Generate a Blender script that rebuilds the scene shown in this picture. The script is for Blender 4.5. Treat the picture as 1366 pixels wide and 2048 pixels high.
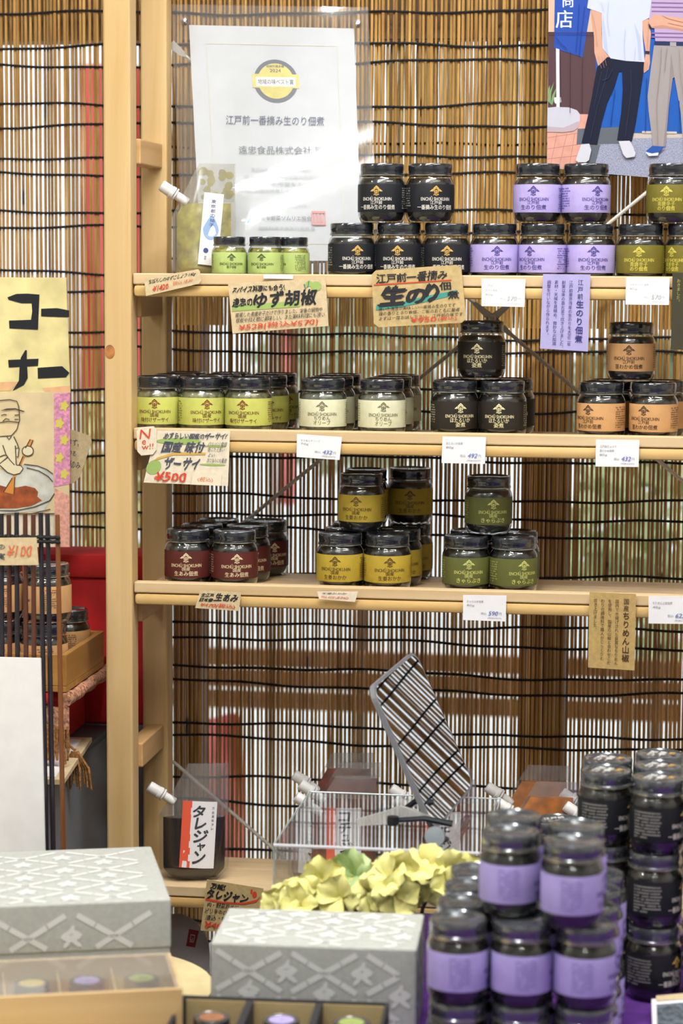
import bpy, math, random
from mathutils import Vector, Matrix
random.seed(7)
for o in list(bpy.data.objects): bpy.data.objects.remove(o)
sc = bpy.context.scene
COL = sc.collection
R_ = math.radians

# ------------------------------------------------------------------ camera
F = 4600.0                                   # focal length in pixels of the 1366 x 2048 frame
YAW, PITCH, ROLL = R_(8), math.atan(494/F), .006
FWD = Vector((-math.sin(YAW)*math.cos(PITCH), math.cos(YAW)*math.cos(PITCH), -math.sin(PITCH)))
_r = Vector((math.cos(YAW), math.sin(YAW), 0)); _u = _r.cross(FWD)
RT = _r*math.cos(ROLL) + _u*math.sin(ROLL); UP = -_r*math.sin(ROLL) + _u*math.cos(ROLL)
CAM = -3.07*FWD; CAM.z = 1.45
cd = bpy.data.cameras.new('camera'); cam = bpy.data.objects.new('camera', cd); COL.objects.link(cam)
cd.sensor_fit = 'VERTICAL'; cd.sensor_height = 36; cd.lens = F/2048*36; cd.clip_start = .05
m = Matrix.Identity(4)
for i in range(3): m[i][0], m[i][1], m[i][2], m[i][3] = RT[i], UP[i], -FWD[i], CAM[i]
cam.matrix_world = m
cd.dof.use_dof = True; cd.dof.focus_distance = 3.09; cd.dof.aperture_fstop = 4.2
sc.camera = cam
# ------------------------------------------------------------------ world, lamps, exposure
w = bpy.data.worlds.new('sky'); sc.world = w; w.use_nodes = True
bg = w.node_tree.nodes['Background']; bg.inputs[0].default_value = (.90, .96, 1, 1); bg.inputs[1].default_value = 2.3
sc.view_settings.view_transform = 'Standard'; sc.view_settings.look = 'None'
sc.view_settings.exposure = -0.22; sc.view_settings.gamma = 1.0; sc.view_settings.use_curve_mapping = False
sc.cycles.use_denoising = True
sc.cycles.max_bounces = 6; sc.cycles.diffuse_bounces = 3; sc.cycles.glossy_bounces = 3; sc.cycles.transparent_max_bounces = 20; sc.cycles.sample_clamp_indirect = 4.0
sc.cycles.use_adaptive_sampling = True; sc.cycles.adaptive_threshold = .08; sc.cycles.adaptive_min_samples = 16
TUBE_W = 13.0
def tube_lamp(name, a, b, watt, width=.032, up=False):
    """a fluorescent tube or added fill lamp under the ceiling from a to b"""
    a, b = Vector(a), Vector(b)
    L = bpy.data.lights.new(name, 'AREA'); L.shape = 'RECTANGLE'; L.size = (b-a).length; L.size_y = width; L.energy = watt
    L.color = (1, .985, .95)
    o = bpy.data.objects.new(name, L); COL.objects.link(o)
    x = (b-a).normalized(); z = Vector((0, 0, -1 if up else 1)); y = z.cross(x).normalized()
    mm = Matrix((x, y, z)).transposed().to_4x4(); mm.translation = (a+b)/2
    o.matrix_world = mm
    return o
for ox, oy, pw, two in ((0, 0, .85, 1), (.35, .90, 3.1, 0), (1.35, .65, 1.5, 0), (-1.6, .1, 1.4, 0), (.7, -1.6, .8, 0)):  # first pair is mirrored in the acrylic; the other fixtures are added fill
    tube_lamp('tube_or_fill_lamp', (.30+ox, -1.33+oy, 2.66), (-.66+ox, -2.14+oy, 2.66), TUBE_W*pw)
    if two: tube_lamp('tube_or_fill_lamp', (.22+ox, -1.515+oy, 2.66), (-.73+ox, -2.365+oy, 2.66), TUBE_W*pw)
    # the tubes shine upwards too
    tube_lamp('tube_or_fill_upper_side', (.27+ox, -1.40+oy, 2.67), (-.69+ox, -2.24+oy, 2.67), TUBE_W*.75, up=True)

# ------------------------------------------------------------------ projection helpers
def ray(x, y): return FWD + RT*((x-683)/F) - UP*((y-1024)/F)
def P(x, y, Y):
    d = ray(x, y); return CAM + d*((Y-CAM.y)/d.y)
def PZ(x, y, Z):
    d = ray(x, y); return CAM + d*((Z-CAM.z)/d.z)
def PN(x, y, p0, n):
    d = ray(x, y); return CAM + d*((p0-CAM).dot(n)/d.dot(n))
def proj(p):
    v = Vector(p)-CAM; z = v.dot(FWD); return 683+F*v.dot(RT)/z, 1024-F*v.dot(UP)/z
def Xat(px, Y, z):
    a, b = proj((-.5, Y, z))[0], proj((.5, Y, z))[0]
    x = -.5+(px-a)/(b-a)
    for _ in range(3):
        q = proj((x, Y, z))[0]; x += (px-q)/(b-a)
    return x

# ------------------------------------------------------------------ materials
def lin(c):
    f = lambda v: v/12.92 if v <= .04045 else ((v+.055)/1.055)**2.4
    return tuple(f(v/255) for v in c)+(1,)
MATS = {}
def mat(name, rgb=(128, 128, 128), rough=.6, metal=0, spec=.5, coat=0, noise=None, wood=None, vary=0, bump=0, sheen=0, trans=0):
    """noise=(scale, amount) tints; wood=(axis, rgb2, scale); vary = per-object brightness spread"""
    if name in MATS: return MATS[name]
    m = bpy.data.materials.new(name); m.use_nodes = True; MATS[name] = m
    nt = m.node_tree; N, L = nt.nodes, nt.links
    b = N['Principled BSDF']
    b.inputs['Base Color'].default_value = lin(rgb); b.inputs['Roughness'].default_value = rough
    b.inputs['Metallic'].default_value = metal; b.inputs['Specular IOR Level'].default_value = spec
    b.inputs['Coat Weight'].default_value = coat; b.inputs['Coat Roughness'].default_value = .06
    if trans: b.inputs['Subsurface Weight'].default_value = trans; b.inputs['Subsurface Radius'].default_value = (.01, .01, .006)
    out = None
    if wood or noise:
        tc = N.new('ShaderNodeTexCoord'); mp = N.new('ShaderNodeMapping'); L.new(tc.outputs['Object'], mp.inputs[0])
        oi = N.new('ShaderNodeObjectInfo'); 
        ad = N.new('ShaderNodeVectorMath'); ad.operation = 'SCALE'; ad.inputs['Scale'].default_value = 1
        cmb = N.new('ShaderNodeCombineXYZ'); ml = N.new('ShaderNodeMath'); ml.operation = 'MULTIPLY'; ml.inputs[1].default_value = 37
        L.new(oi.outputs['Random'], ml.inputs[0])
        for k in range(3): L.new(ml.outputs[0], cmb.inputs[k])
        L.new(cmb.outputs[0], mp.inputs['Location'])
        nz = N.new('ShaderNodeTexNoise'); L.new(mp.outputs[0], nz.inputs['Vector'])
        rp = N.new('ShaderNodeValToRGB'); L.new(nz.outputs['Fac'], rp.inputs[0])
        if wood:
            ax, c2, s = wood
            sv = [s*22]*3; sv['XYZ'.index(ax)] = s*1.1
            mp.inputs['Scale'].default_value = sv
            nz.inputs['Scale'].default_value = 1; nz.inputs['Detail'].default_value = 4; nz.inputs['Distortion'].default_value = .8
            rp.color_ramp.elements[0].position = .35; rp.color_ramp.elements[1].position = .68
            rp.color_ramp.elements[0].color = lin(rgb); rp.color_ramp.elements[1].color = lin(c2)
        else:
            s, a = noise
            nz.inputs['Scale'].default_value = s; nz.inputs['Detail'].default_value = 3
            rp.color_ramp.elements[0].position = .3; rp.color_ramp.elements[1].position = .7
            k0, k1 = max(0, 1-a), 1+a
            rp.color_ramp.elements[0].color = lin([min(255, v*k0) for v in rgb]); rp.color_ramp.elements[1].color = lin([min(255, v*k1) for v in rgb])
        out = rp.outputs[0]
        if bump:
            bp = N.new('ShaderNodeBump'); bp.inputs['Strength'].default_value = bump; bp.inputs['Distance'].default_value = .002
            L.new(nz.outputs['Fac'], bp.inputs['Height']); L.new(bp.outputs[0], b.inputs['Normal'])
    if vary:
        oi = N.new('ShaderNodeObjectInfo'); mr = N.new('ShaderNodeMapRange')
        mr.inputs['To Min'].default_value = 1-vary; mr.inputs['To Max'].default_value = 1+vary
        L.new(oi.outputs['Random'], mr.inputs[0])
        hs = N.new('ShaderNodeHueSaturation'); L.new(mr.outputs[0], hs.inputs['Value'])
        if out: L.new(out, hs.inputs['Color'])
        else: hs.inputs['Color'].default_value = lin(rgb)
        out = hs.outputs[0]
    if out: L.new(out, b.inputs['Base Color'])
    return m
def clear(name, tint=(1, 1, 1), ior=1.45, rough=.03, haze=0, hazec=(230, 230, 230), gain=1.0):
    """thin clear sheet: see-through with fresnel reflection, optional milky haze"""
    if name in MATS: return MATS[name]
    m = bpy.data.materials.new(name); m.use_nodes = True; MATS[name] = m
    nt = m.node_tree; N, L = nt.nodes, nt.links; N.remove(N['Principled BSDF']); o = N['Material Output']
    t = N.new('ShaderNodeBsdfTransparent'); t.inputs[0].default_value = tint+(1,)
    g = N.new('ShaderNodeBsdfGlossy'); g.inputs['Roughness'].default_value = rough
    # Schlick reflectance that treats both sides of the sheet alike
    ge = N.new('ShaderNodeNewGeometry'); dt = N.new('ShaderNodeVectorMath'); dt.operation = 'DOT_PRODUCT'
    L.new(ge.outputs['Normal'], dt.inputs[0]); L.new(ge.outputs['Incoming'], dt.inputs[1])
    def mth(op, a, b=None):
        n = N.new('ShaderNodeMath'); n.operation = op
        for i, q in enumerate((a, b)):
            if q is None: continue
            if isinstance(q, (int, float)): n.inputs[i].default_value = q
            else: L.new(q, n.inputs[i])
        return n.outputs[0]
    f0 = ((ior-1)/(ior+1))**2
    pw = mth('POWER', mth('SUBTRACT', 1.0, mth('ABSOLUTE', dt.outputs['Value'])), 5.0)
    ml = N.new('ShaderNodeMath'); ml.operation = 'MULTIPLY'; ml.inputs[1].default_value = gain; ml.use_clamp = True
    L.new(mth('ADD', mth('MULTIPLY', pw, 1-f0), f0), ml.inputs[0])
    base = t.outputs[0]
    if haze:
        d = N.new('ShaderNodeBsdfDiffuse'); d.inputs[0].default_value = lin(hazec)
        mh = N.new('ShaderNodeMixShader'); mh.inputs[0].default_value = haze
        L.new(base, mh.inputs[1]); L.new(d.outputs[0], mh.inputs[2]); base = mh.outputs[0]
    mx = N.new('ShaderNodeMixShader'); L.new(ml.outputs[0], mx.inputs[0]); L.new(base, mx.inputs[1]); L.new(g.outputs[0], mx.inputs[2])
    L.new(mx.outputs[0], o.inputs[0])
    return m
def reed_mat(name, a, b, c):
    m = bpy.data.materials.new(name); m.use_nodes = True; MATS[name] = m
    nt = m.node_tree; N, L = nt.nodes, nt.links; B = N['Principled BSDF']; B.inputs['Roughness'].default_value = .45
    oi = N.new('ShaderNodeObjectInfo'); tc = N.new('ShaderNodeTexCoord'); sp = N.new('ShaderNodeSeparateXYZ'); L.new(tc.outputs['Object'], sp.inputs[0])
    ml = N.new('ShaderNodeMath'); ml.operation = 'MULTIPLY'; ml.inputs[1].default_value = 213; L.new(oi.outputs['Random'], ml.inputs[0])
    cb = N.new('ShaderNodeCombineXYZ'); L.new(ml.outputs[0], cb.inputs[0]); L.new(ml.outputs[0], cb.inputs[1])
    mz = N.new('ShaderNodeMath'); mz.operation = 'MULTIPLY'; mz.inputs[1].default_value = 9; L.new(sp.outputs[2], mz.inputs[0]); L.new(mz.outputs[0], cb.inputs[2])
    nz = N.new('ShaderNodeTexNoise'); nz.inputs['Scale'].default_value = 1; nz.inputs['Detail'].default_value = 2; L.new(cb.outputs[0], nz.inputs['Vector'])
    r1 = N.new('ShaderNodeValToRGB'); L.new(nz.outputs['Fac'], r1.inputs[0])
    e = r1.color_ramp.elements; e[0].position = .255; e[0].color = lin((52, 34, 20)); e[1].position = .275; e[1].color = lin(a)
    for p, q in ((.5, b), (.72, c)):
        k = e.new(p); k.color = lin(q)
    hs = N.new('ShaderNodeHueSaturation'); mr = N.new('ShaderNodeMapRange'); mr.inputs['To Min'].default_value = .62; mr.inputs['To Max'].default_value = 1.25
    L.new(oi.outputs['Random'], mr.inputs[0]); L.new(mr.outputs[0], hs.inputs['Value']); L.new(r1.outputs[0], hs.inputs['Color']); L.new(hs.outputs[0], B.inputs['Base Color'])
    return m

# ------------------------------------------------------------------ objects
def tag(o, label=None, cat=None, group=None, kind=None):
    if label: o['label'] = label
    if cat: o['category'] = cat
    if group: o['group'] = group
    if kind: o['kind'] = kind
    return o
def root(name, label, cat, loc=(0, 0, 0), rz=0, group=None):
    o = bpy.data.objects.new(name, None); COL.objects.link(o); o.empty_display_size = .02
    o.location = loc; o.rotation_euler = (0, 0, rz)
    return tag(o, label, cat, group)
def link(name, me, parent=None):
    o = bpy.data.objects.new(name, me); COL.objects.link(o)
    if parent is not None: o.parent = parent
    return o
class MB:
    def __init__(s): s.v = []; s.f = []
    def add(s, v, f):
        n = len(s.v); s.v += [tuple(p) for p in v]; s.f += [tuple(i+n for i in q) for q in f]; return s
    def box(s, a, b, c=0):
        """box with corners a, b; c chamfers every edge"""
        x0, y0, z0 = [min(p, q) for p, q in zip(a, b)]; x1, y1, z1 = [max(p, q) for p, q in zip(a, b)]
        if not c:
            return s.add([(x0, y0, z0), (x1, y0, z0), (x1, y1, z0), (x0, y1, z0), (x0, y0, z1), (x1, y0, z1), (x1, y1, z1), (x0, y1, z1)],
                         [(0, 3, 2, 1), (4, 5, 6, 7), (0, 1, 5, 4), (1, 2, 6, 5), (2, 3, 7, 6), (3, 0, 4, 7)])
        import bmesh
        bm = bmesh.new(); bmesh.ops.create_cube(bm, size=1)
        for v in bm.verts: v.co = Vector(((x0+x1)/2+v.co.x*(x1-x0), (y0+y1)/2+v.co.y*(y1-y0), (z0+z1)/2+v.co.z*(z1-z0)))
        bmesh.ops.bevel(bm, geom=bm.edges[:], offset=c, segments=2, affect='EDGES', profile=.5)
        bm.verts.index_update(); r = s.add([v.co for v in bm.verts], [[v.index for v in f.verts] for f in bm.faces]); bm.free(); return r
    def lathe(s, prof, n=32, o=(0, 0, 0), cap=True, a0=0, a1=2*math.pi):
        full = abs(a1-a0-2*math.pi) < 1e-6; k = n if full else n+1; v = []; f = []
        for r, z in prof:
            for i in range(k):
                t = a0+(a1-a0)*i/n; v.append((o[0]+r*math.sin(t), o[1]-r*math.cos(t), o[2]+z))
        for j in range(len(prof)-1):
            for i in range(n):
                i2 = (i+1) % k; f.append((j*k+i, j*k+i2, (j+1)*k+i2, (j+1)*k+i))
        if cap and full:
            f.append(tuple(range(k-1, -1, -1))); f.append(tuple((len(prof)-1)*k+i for i in range(k)))
        return s.add(v, f)
    def tube(s, pts, r, n=8, cap=True):
        pts = [Vector(p) for p in pts]; v = []; f = []
        rr = r if isinstance(r, (list, tuple)) else [r]*len(pts)
        for i, p in enumerate(pts):
            d = (pts[min(i+1, len(pts)-1)]-pts[max(i-1, 0)]).normalized()
            a = d.cross(Vector((0, 0, 1)) if abs(d.z) < .9 else Vector((1, 0, 0))).normalized(); b = d.cross(a)
            for k in range(n):
                t = 2*math.pi*k/n; v.append(p+(a*math.cos(t)+b*math.sin(t))*rr[i])
        for i in range(len(pts)-1):
            for k in range(n):
                k2 = (k+1) % n; f.append((i*n+k, i*n+k2, (i+1)*n+k2, (i+1)*n+k))
        if cap: f.append(tuple(range(n-1, -1, -1))); f.append(tuple((len(pts)-1)*n+k for k in range(n)))
        return s.add(v, f)
    def prism(s, pts, d):
        """closed outline pts (3-D) extruded by vector d"""
        n = len(pts); d = Vector(d); a = [Vector(p) for p in pts]
        return s.add(a+[p+d for p in a], [tuple(range(n)), tuple(range(2*n-1, n-1, -1))]+[(i, n+i, n+(i+1) % n, (i+1) % n) for i in range(n)])
    def grid(s, fn, nu, nv):
        v = [fn(i/nu, j/nv) for j in range(nv+1) for i in range(nu+1)]
        return s.add(v, [(j*(nu+1)+i, j*(nu+1)+i+1, (j+1)*(nu+1)+i+1, (j+1)*(nu+1)+i) for j in range(nv) for i in range(nu)])
    def mesh(s, name, m, smooth=False):
        me = bpy.data.meshes.new(name); me.from_pydata([tuple(p) for p in s.v], [], s.f); me.update()
        if m: me.materials.append(m)
        import bmesh
        bm = bmesh.new(); bm.from_mesh(me); bmesh.ops.recalc_face_normals(bm, faces=bm.faces); bm.to_mesh(me); bm.free()
        if smooth:
            me.polygons.foreach_set('use_smooth', [True]*len(me.polygons))
            try: me.set_sharp_from_angle(angle=R_(38))
            except Exception: pass
        return me
    def build(s, name, m, parent=None, smooth=False, local=False):
        """vertices are world coordinates (unrotated parents) or, with local, the parent's own"""
        if parent is not None and not local:
            l = parent
            off = Vector((0, 0, 0))
            while l is not None: off += l.location; l = l.parent
            s.v = [tuple(Vector(p)-off) for p in s.v]
        return link(name, s.mesh(name, m, smooth), parent)

# ------------------------------------------------------------------ lettering
class P2(tuple):
    """2-D point with a tiny print layer z, so that overprinted strokes never share a plane"""
    z = 0
def p2(x, y, z=0):
    p = P2((x, y)); p.z = z; return p
def pz(p): return getattr(p, 'z', 0)*.000035
_TX = {}
def text2d(t, bold=0):
    """flat outline of a line of text: (verts, faces, bbox) in em units"""
    k = (t, bold)
    if k not in _TX:
        cu = bpy.data.curves.new('t', 'FONT'); cu.body = t; cu.size = 1; cu.resolution_u = 2
        o = bpy.data.objects.new('t', cu); me = bpy.data.meshes.new_from_object(o)
        v = [(p.co.x, p.co.y) for p in me.vertices]; f = [tuple(q.vertices) for q in me.polygons]
        bpy.data.objects.remove(o); bpy.data.meshes.remove(me); bpy.data.curves.remove(cu)
        if bold and v:                       # heavier strokes: the outline printed again with small shifts
            n = len(v); v0, f0 = list(v), list(f)
            for k, (dx, dy) in enumerate(((1, 0), (-1, 0), (0, 1), (0, -1)) if bold > .015 else ((1, 0), (-1, 0))):
                v += [p2(x+dx*bold, y+dy*bold, k+1) for x, y in v0]; f += [tuple(i+n*(k+1) for i in q) for q in f0]
        xs = [p[0] for p in v] or [0, 1]; ys = [p[1] for p in v] or [0, 1]
        _TX[k] = (v, f, (min(xs), min(ys), max(xs), max(ys)))
    return _TX[k]
def fit(t, x0, y0, x1, y1, bold=0, slant=0, wob=0):
    """text stretched into the box"""
    v, f, (a, b, c, d) = text2d(t, bold); w = max(c-a, 1e-6); h = max(d-b, 1e-6)
    if t == '一' or t == 'ー': h = max(h, .5*w); b -= .2*w
    ph = random.random()*6
    o = []
    for p in v:
        u = (p[0]-a)/w; q = (p[1]-b)/h
        o.append(p2(x0+(x1-x0)*u+slant*(y1-y0)*(q-.5)+wob*math.sin(7*q+ph+u*5), y0+(y1-y0)*q+wob*math.sin(9*u+ph+q*3), getattr(p, 'z', 0)))
    return o, f
def column(t, xc, ytop, size, ybot=None, bold=0):
    """a vertical column of characters; returns merged 2-D mesh. size = glyph width, pitch to fill ytop..ybot"""
    V, Fa = [], []; n = len(t); pitch = (ytop-ybot)/n if ybot is not None else size*1.05
    for i, ch in enumerate(t):
        if ch == ' ': continue
        v, f, (a, b, c, d) = text2d(ch, bold); y = ytop-pitch*i
        s = size; k = len(V)
        small = ch in '、。'
        for p in v:
            if small: V.append(p2(xc+size*.1+(p[0]-a)*s*.9, y-pitch*.4+(p[1]-b)*s*.9, getattr(p, 'z', 0)))
            else: V.append(p2(xc-size/2+(p[0])*s, y-pitch*.5-s*.38+p[1]*s, getattr(p, 'z', 0)))
        Fa += [tuple(q+k for q in g) for g in f]
    return V, Fa
def stroke(pts, w):
    """2-D polyline of width w as quads"""
    V, Fa = [], []
    for i in range(len(pts)):
        a = Vector(pts[max(i-1, 0)]); b = Vector(pts[min(i+1, len(pts)-1)]); d = (b-a)
        d = d.normalized() if d.length > 0 else Vector((1, 0)); n = Vector((-d.y, d.x))*w/2; p = Vector(pts[i])
        V += [tuple(p+n), tuple(p-n)]
    return V, [(2*i, 2*i+1, 2*i+3, 2*i+2) for i in range(len(pts)-1)]
class Sheet:
    step = .00022
    """a flat paper/board quad given by four corner points TL, TR, BR, BL in space; (u, v) in 0..1, v up"""
    def __init__(s, q, name, m, label=None, cat=None, group=None, thick=.0008, outline=None, parent=None):
        s.q = [Vector(p) for p in q]; tl, tr, br, bl = s.q
        s.n = (tr-tl).cross(bl-tl).normalized()
        if s.n.dot(CAM-tl) < 0: s.n = -s.n
        s.k = 0
        pts = [s.at(u, v) for u, v in (outline or ((0, 0), (1, 0), (1, 1), (0, 1)))]
        s.o = MB().prism(pts, -s.n*thick)
        c = sum(pts, Vector())/len(pts)
        if parent is None:
            s.off = c; s.o.v = [tuple(Vector(p)-c) for p in s.o.v]; s.obj = link(name, s.o.mesh(name, m)); s.obj.location = c; tag(s.obj, label, cat, group)
        else:
            s.obj = s.o.build(name, m, parent); s.off = None
    def at(s, u, v, lift=0):
        tl, tr, br, bl = s.q
        return (tl*(1-u)+tr*u)*v+(bl*(1-u)+br*u)*(1-v)+s.n*lift
    def put(s, name, m, items, lift=None, label=None, under=None):
        """items: list of (verts2d, faces); one flat print object, child of the sheet"""
        s.k += 1; l = lift if lift is not None else .0003+s.step*s.k
        mb = MB()
        for i, (v, f) in enumerate(items): mb.add([s.at(p[0], p[1], l+pz(p)+.000012*(i % 4)) for p in v], f)
        o = mb.build(name, m, under or s.obj)
        if label: o['label'] = label
        return o
def quad(x0, y0, x1, y1): return [(x0, y0), (x1, y0), (x1, y1), (x0, y1)], [(0, 1, 2, 3)]
def poly(pts): return [tuple(p) for p in pts], [tuple(range(len(pts)))]
def disc(cx, cy, rx, ry, n=20, a0=0, a1=2*math.pi): return poly([(cx+rx*math.cos(a0+(a1-a0)*i/n), cy+ry*math.sin(a0+(a1-a0)*i/n)) for i in range(n+1 if a1-a0 < 6.28 else n)])
def marks(x0, y0, x1, y1, rows, density=.75, wmin=.5, gap=.35, cols=14):
    """unreadable rows of small print"""
    V, Fa = [], []; h = (y1-y0)/rows
    for j in range(rows):
        x = x0; cw = (x1-x0)/cols
        end = x1 if j < rows-1 else x0+(x1-x0)*random.uniform(.4, .9)
        while x < end-cw*.4:
            w = cw*random.uniform(wmin, 1.1)
            if random.random() < density:
                k = len(V); yy = y1-h*(j+1)+h*gap/2; hh = h*(1-gap)*random.uniform(.75, 1)
                V += [(x, yy), (x+w*.8, yy), (x+w*.8, yy+hh), (x, yy+hh)]; Fa.append((k, k+1, k+2, k+3))
            x += w
    return V, Fa
def sheet_px(px, Y, *a, **k): return Sheet([P(x, y, Y) for x, y in px], *a, **k)

# ================================================================== the room
M_wall = mat('plaster', (205, 202, 194), .9); M_floor = mat('floor_concrete', (120, 116, 110), .7, noise=(6, .08)); M_ceil = mat('ceiling_white', (226, 224, 218), .9)
def struct(name, mb, m, smooth=False): return tag(mb.build(name, m, None, smooth), kind='structure')
struct('floor', MB().box((-2.4, -4.6, -.05), (2.4, .42, 0)), M_floor)
struct('ceiling', MB().box((-2.4, -4.6, 2.75), (2.4, .42, 2.85)), M_ceil)
struct('wall_left', MB().box((-2.4, -4.6, 0), (-2.3, .42, 2.75)), M_wall)
struct('wall_right', MB().box((2.3, -4.6, 0), (2.4, .42, 2.75)), M_wall)
struct('wall_front', MB().box((-2.3, -4.6, 0), (2.3, -4.5, 2.75)), M_wall)
struct('wall_back_a', MB().box((-2.3, .34, 0), (-.86, .42, 2.75)), M_wall)
struct('wall_back_b', MB().box((.98, .34, 0), (2.3, .42, 2.75)), M_wall)
M_beam = mat('beam_wood', (150, 118, 78), .7, wood=('X', (118, 86, 52), 1.2))
struct('trim_1', MB().box((-.86, .345, 1.777), (.98, .40, 2.75)), M_beam)
M_dpost = mat('dark_post_wood', (92, 62, 36), .75, wood=('Z', (58, 38, 22), 1.2))
def zpost(n, x0, x1, Y, z0=0, z1=1.777, d=.06):
    a, b = P(x0, 1100, Y).x, P(x1, 1100, Y).x
    return struct(n, MB().box((a, Y, z0), (b, Y+d, z1), .003), M_dpost)
zpost('pillar_a', 1042, 1134, .40); zpost('pillar_b', 345, 402, .40)
# outdoors, seen in slivers between the reeds
struct('ground', MB().box((-9, .43, -.12), (9, 12, -.06)), mat('pavement', (200, 198, 192), .9, noise=(3, .06)))
struct('wall_outside', MB().box((-9, 7.0, -.06), (9, 7.2, 4.5)), mat('outside_plaster', (228, 230, 230), .9))

# ------------------------------------------------------------------ pine shelf unit
M_px = mat('pine_along_x', (216, 190, 150), .55, wood=('X', (200, 170, 126), 1.5), spec=.3)
M_pz = mat('pine_along_z', (212, 182, 132), .55, wood=('Z', (196, 162, 108), 1.3), spec=.3)
M_py = mat('pine_along_y', (205, 168, 116), .6, wood=('Y', (186, 146, 94), 1.5), spec=.3)
M_rail = mat('pine_rail', (216, 184, 124), .5, wood=('X', (200, 160, 98), 1.5), spec=.35)
M_knot = mat('pine_knot', (150, 98, 52), .6, noise=(80, .25))
ZL = [1.4376, 1.2300, 1.0210, .6015]; ZS = [z-.0105 for z in ZL]; XR = .665
shelf = root('pine_shelf_unit', 'open light pine shelf unit with four shelves in front of the reed blind', 'shelf', (0, .1, 0))
for sx, (xa, xb) in ((-1, (-.322, -.2848)), (1, (XR+.003, XR+.04))):
    po = MB().box((xa, -.006, 0), (xb, .031, 2.02), .003).build('front_post', M_pz, shelf)
    if sx < 0:
        k = P(219, 704, -.0075)
        mb = MB(); mb.lathe([(.0072, 0), (.005, .0004), (.002, .0005)], 18)
        mb.v = [(k.x+x, -.006-z, k.z+y*1.35) for x, y, z in mb.v]; mb.build('knot', M_knot, po, True)
    xo = .0115*(-sx)
    MB().box((xa+xo, .165, 0), (xb+xo, .201, 2.02), .003).build('back_post', M_pz, shelf)
    rx = (-.303, -.2795) if sx < 0 else (XR-.002, XR+.022)
    for z0, z1 in [(1.583, 1.617), (.758, .792), (.12, .155)]+[(z-.0595, z-.0235) for z in ZL]+[(1.90, 1.934)]:
        MB().box((rx[0], .031, z0), (rx[1], .166, z1), .002).build('rung', M_py, shelf)
for z in ZL:
    MB().box((-.2838, 0, z-.0148), (XR+.002, .018, z), .0016).build('front_board', M_px, shelf)
    MB().box((-.2834, -.001, z-.0312), (XR+.002, .018, z-.0156), .005).build('front_rail', M_rail, shelf, True)
    for k, (a, b) in enumerate(((.0185, .078), (.081, .140), (.143, .203))):
        MB().box((-.2745, a, z-.0225), (XR-.004, b, z-.0105), .0012).build('shelf_slat', M_px, shelf)
M_rod = mat('brushed_steel', (196, 193, 186), .35, metal=.1, spec=.7)
c0 = P(985, 637, .222); le = P(348, 92, .222); dx, dz = le.x-c0.x, le.z-c0.z
def rod(a, b, n='cross_brace'):
    return MB().tube([a, b], .0027, 8).build(n, M_rod, shelf, True)
rod((c0.x+dx, .222, c0.z+dz), (c0.x-dx, .222, c0.z-dz)); rod((c0.x+dx, .229, c0.z-dz), (c0.x-dx, .229, c0.z+dz))
cl = P(345, 1522, .222); cr = P(575, 1722, .222); sl = (cr.z-cl.z)/(cr.x-cl.x)
rod((cl.x, .222, cl.z), (c0.x*2-cl.x, .222, cl.z+sl*(c0.x-cl.x)*2)); rod((cl.x, .229, cl.z+sl*(c0.x-cl.x)*2), (c0.x*2-cl.x, .229, cl.z))
mb = MB()
for s in (1, -1):
    for t in (1, -1):
        d = Vector((dx*s, 0, dz*t)).normalized(); n = Vector((-d.z, 0, d.x))*.006; q = Vector((c0.x, .217, c0.z)); e = q+d*.034
        mb.prism([q-n, q+n, e+n*.5, e-n*.5], (0, .0022, 0))
mb.build('brace_plate', M_rod, shelf)
mb = MB().lathe([(.006, 0), (.0062, .002), (.004, .0045)], 12); mb.v = [(c0.x+x, .2175-z, c0.z+y) for x, y, z in mb.v]; mb.build('brace_bolt', M_rod, shelf, True)
d = Vector((-dx, 0, -dz)).normalized(); q = Vector((le.x-.004, .2205, le.z+.003)); n = Vector((-d.z, 0, d.x))*.006
MB().prism([q-n, q+n, q+d*.022+n*.7, q+d*.03, q+d*.022-n*.7], (0, -.002, 0)).build('brace_end', M_rod, shelf)

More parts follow.
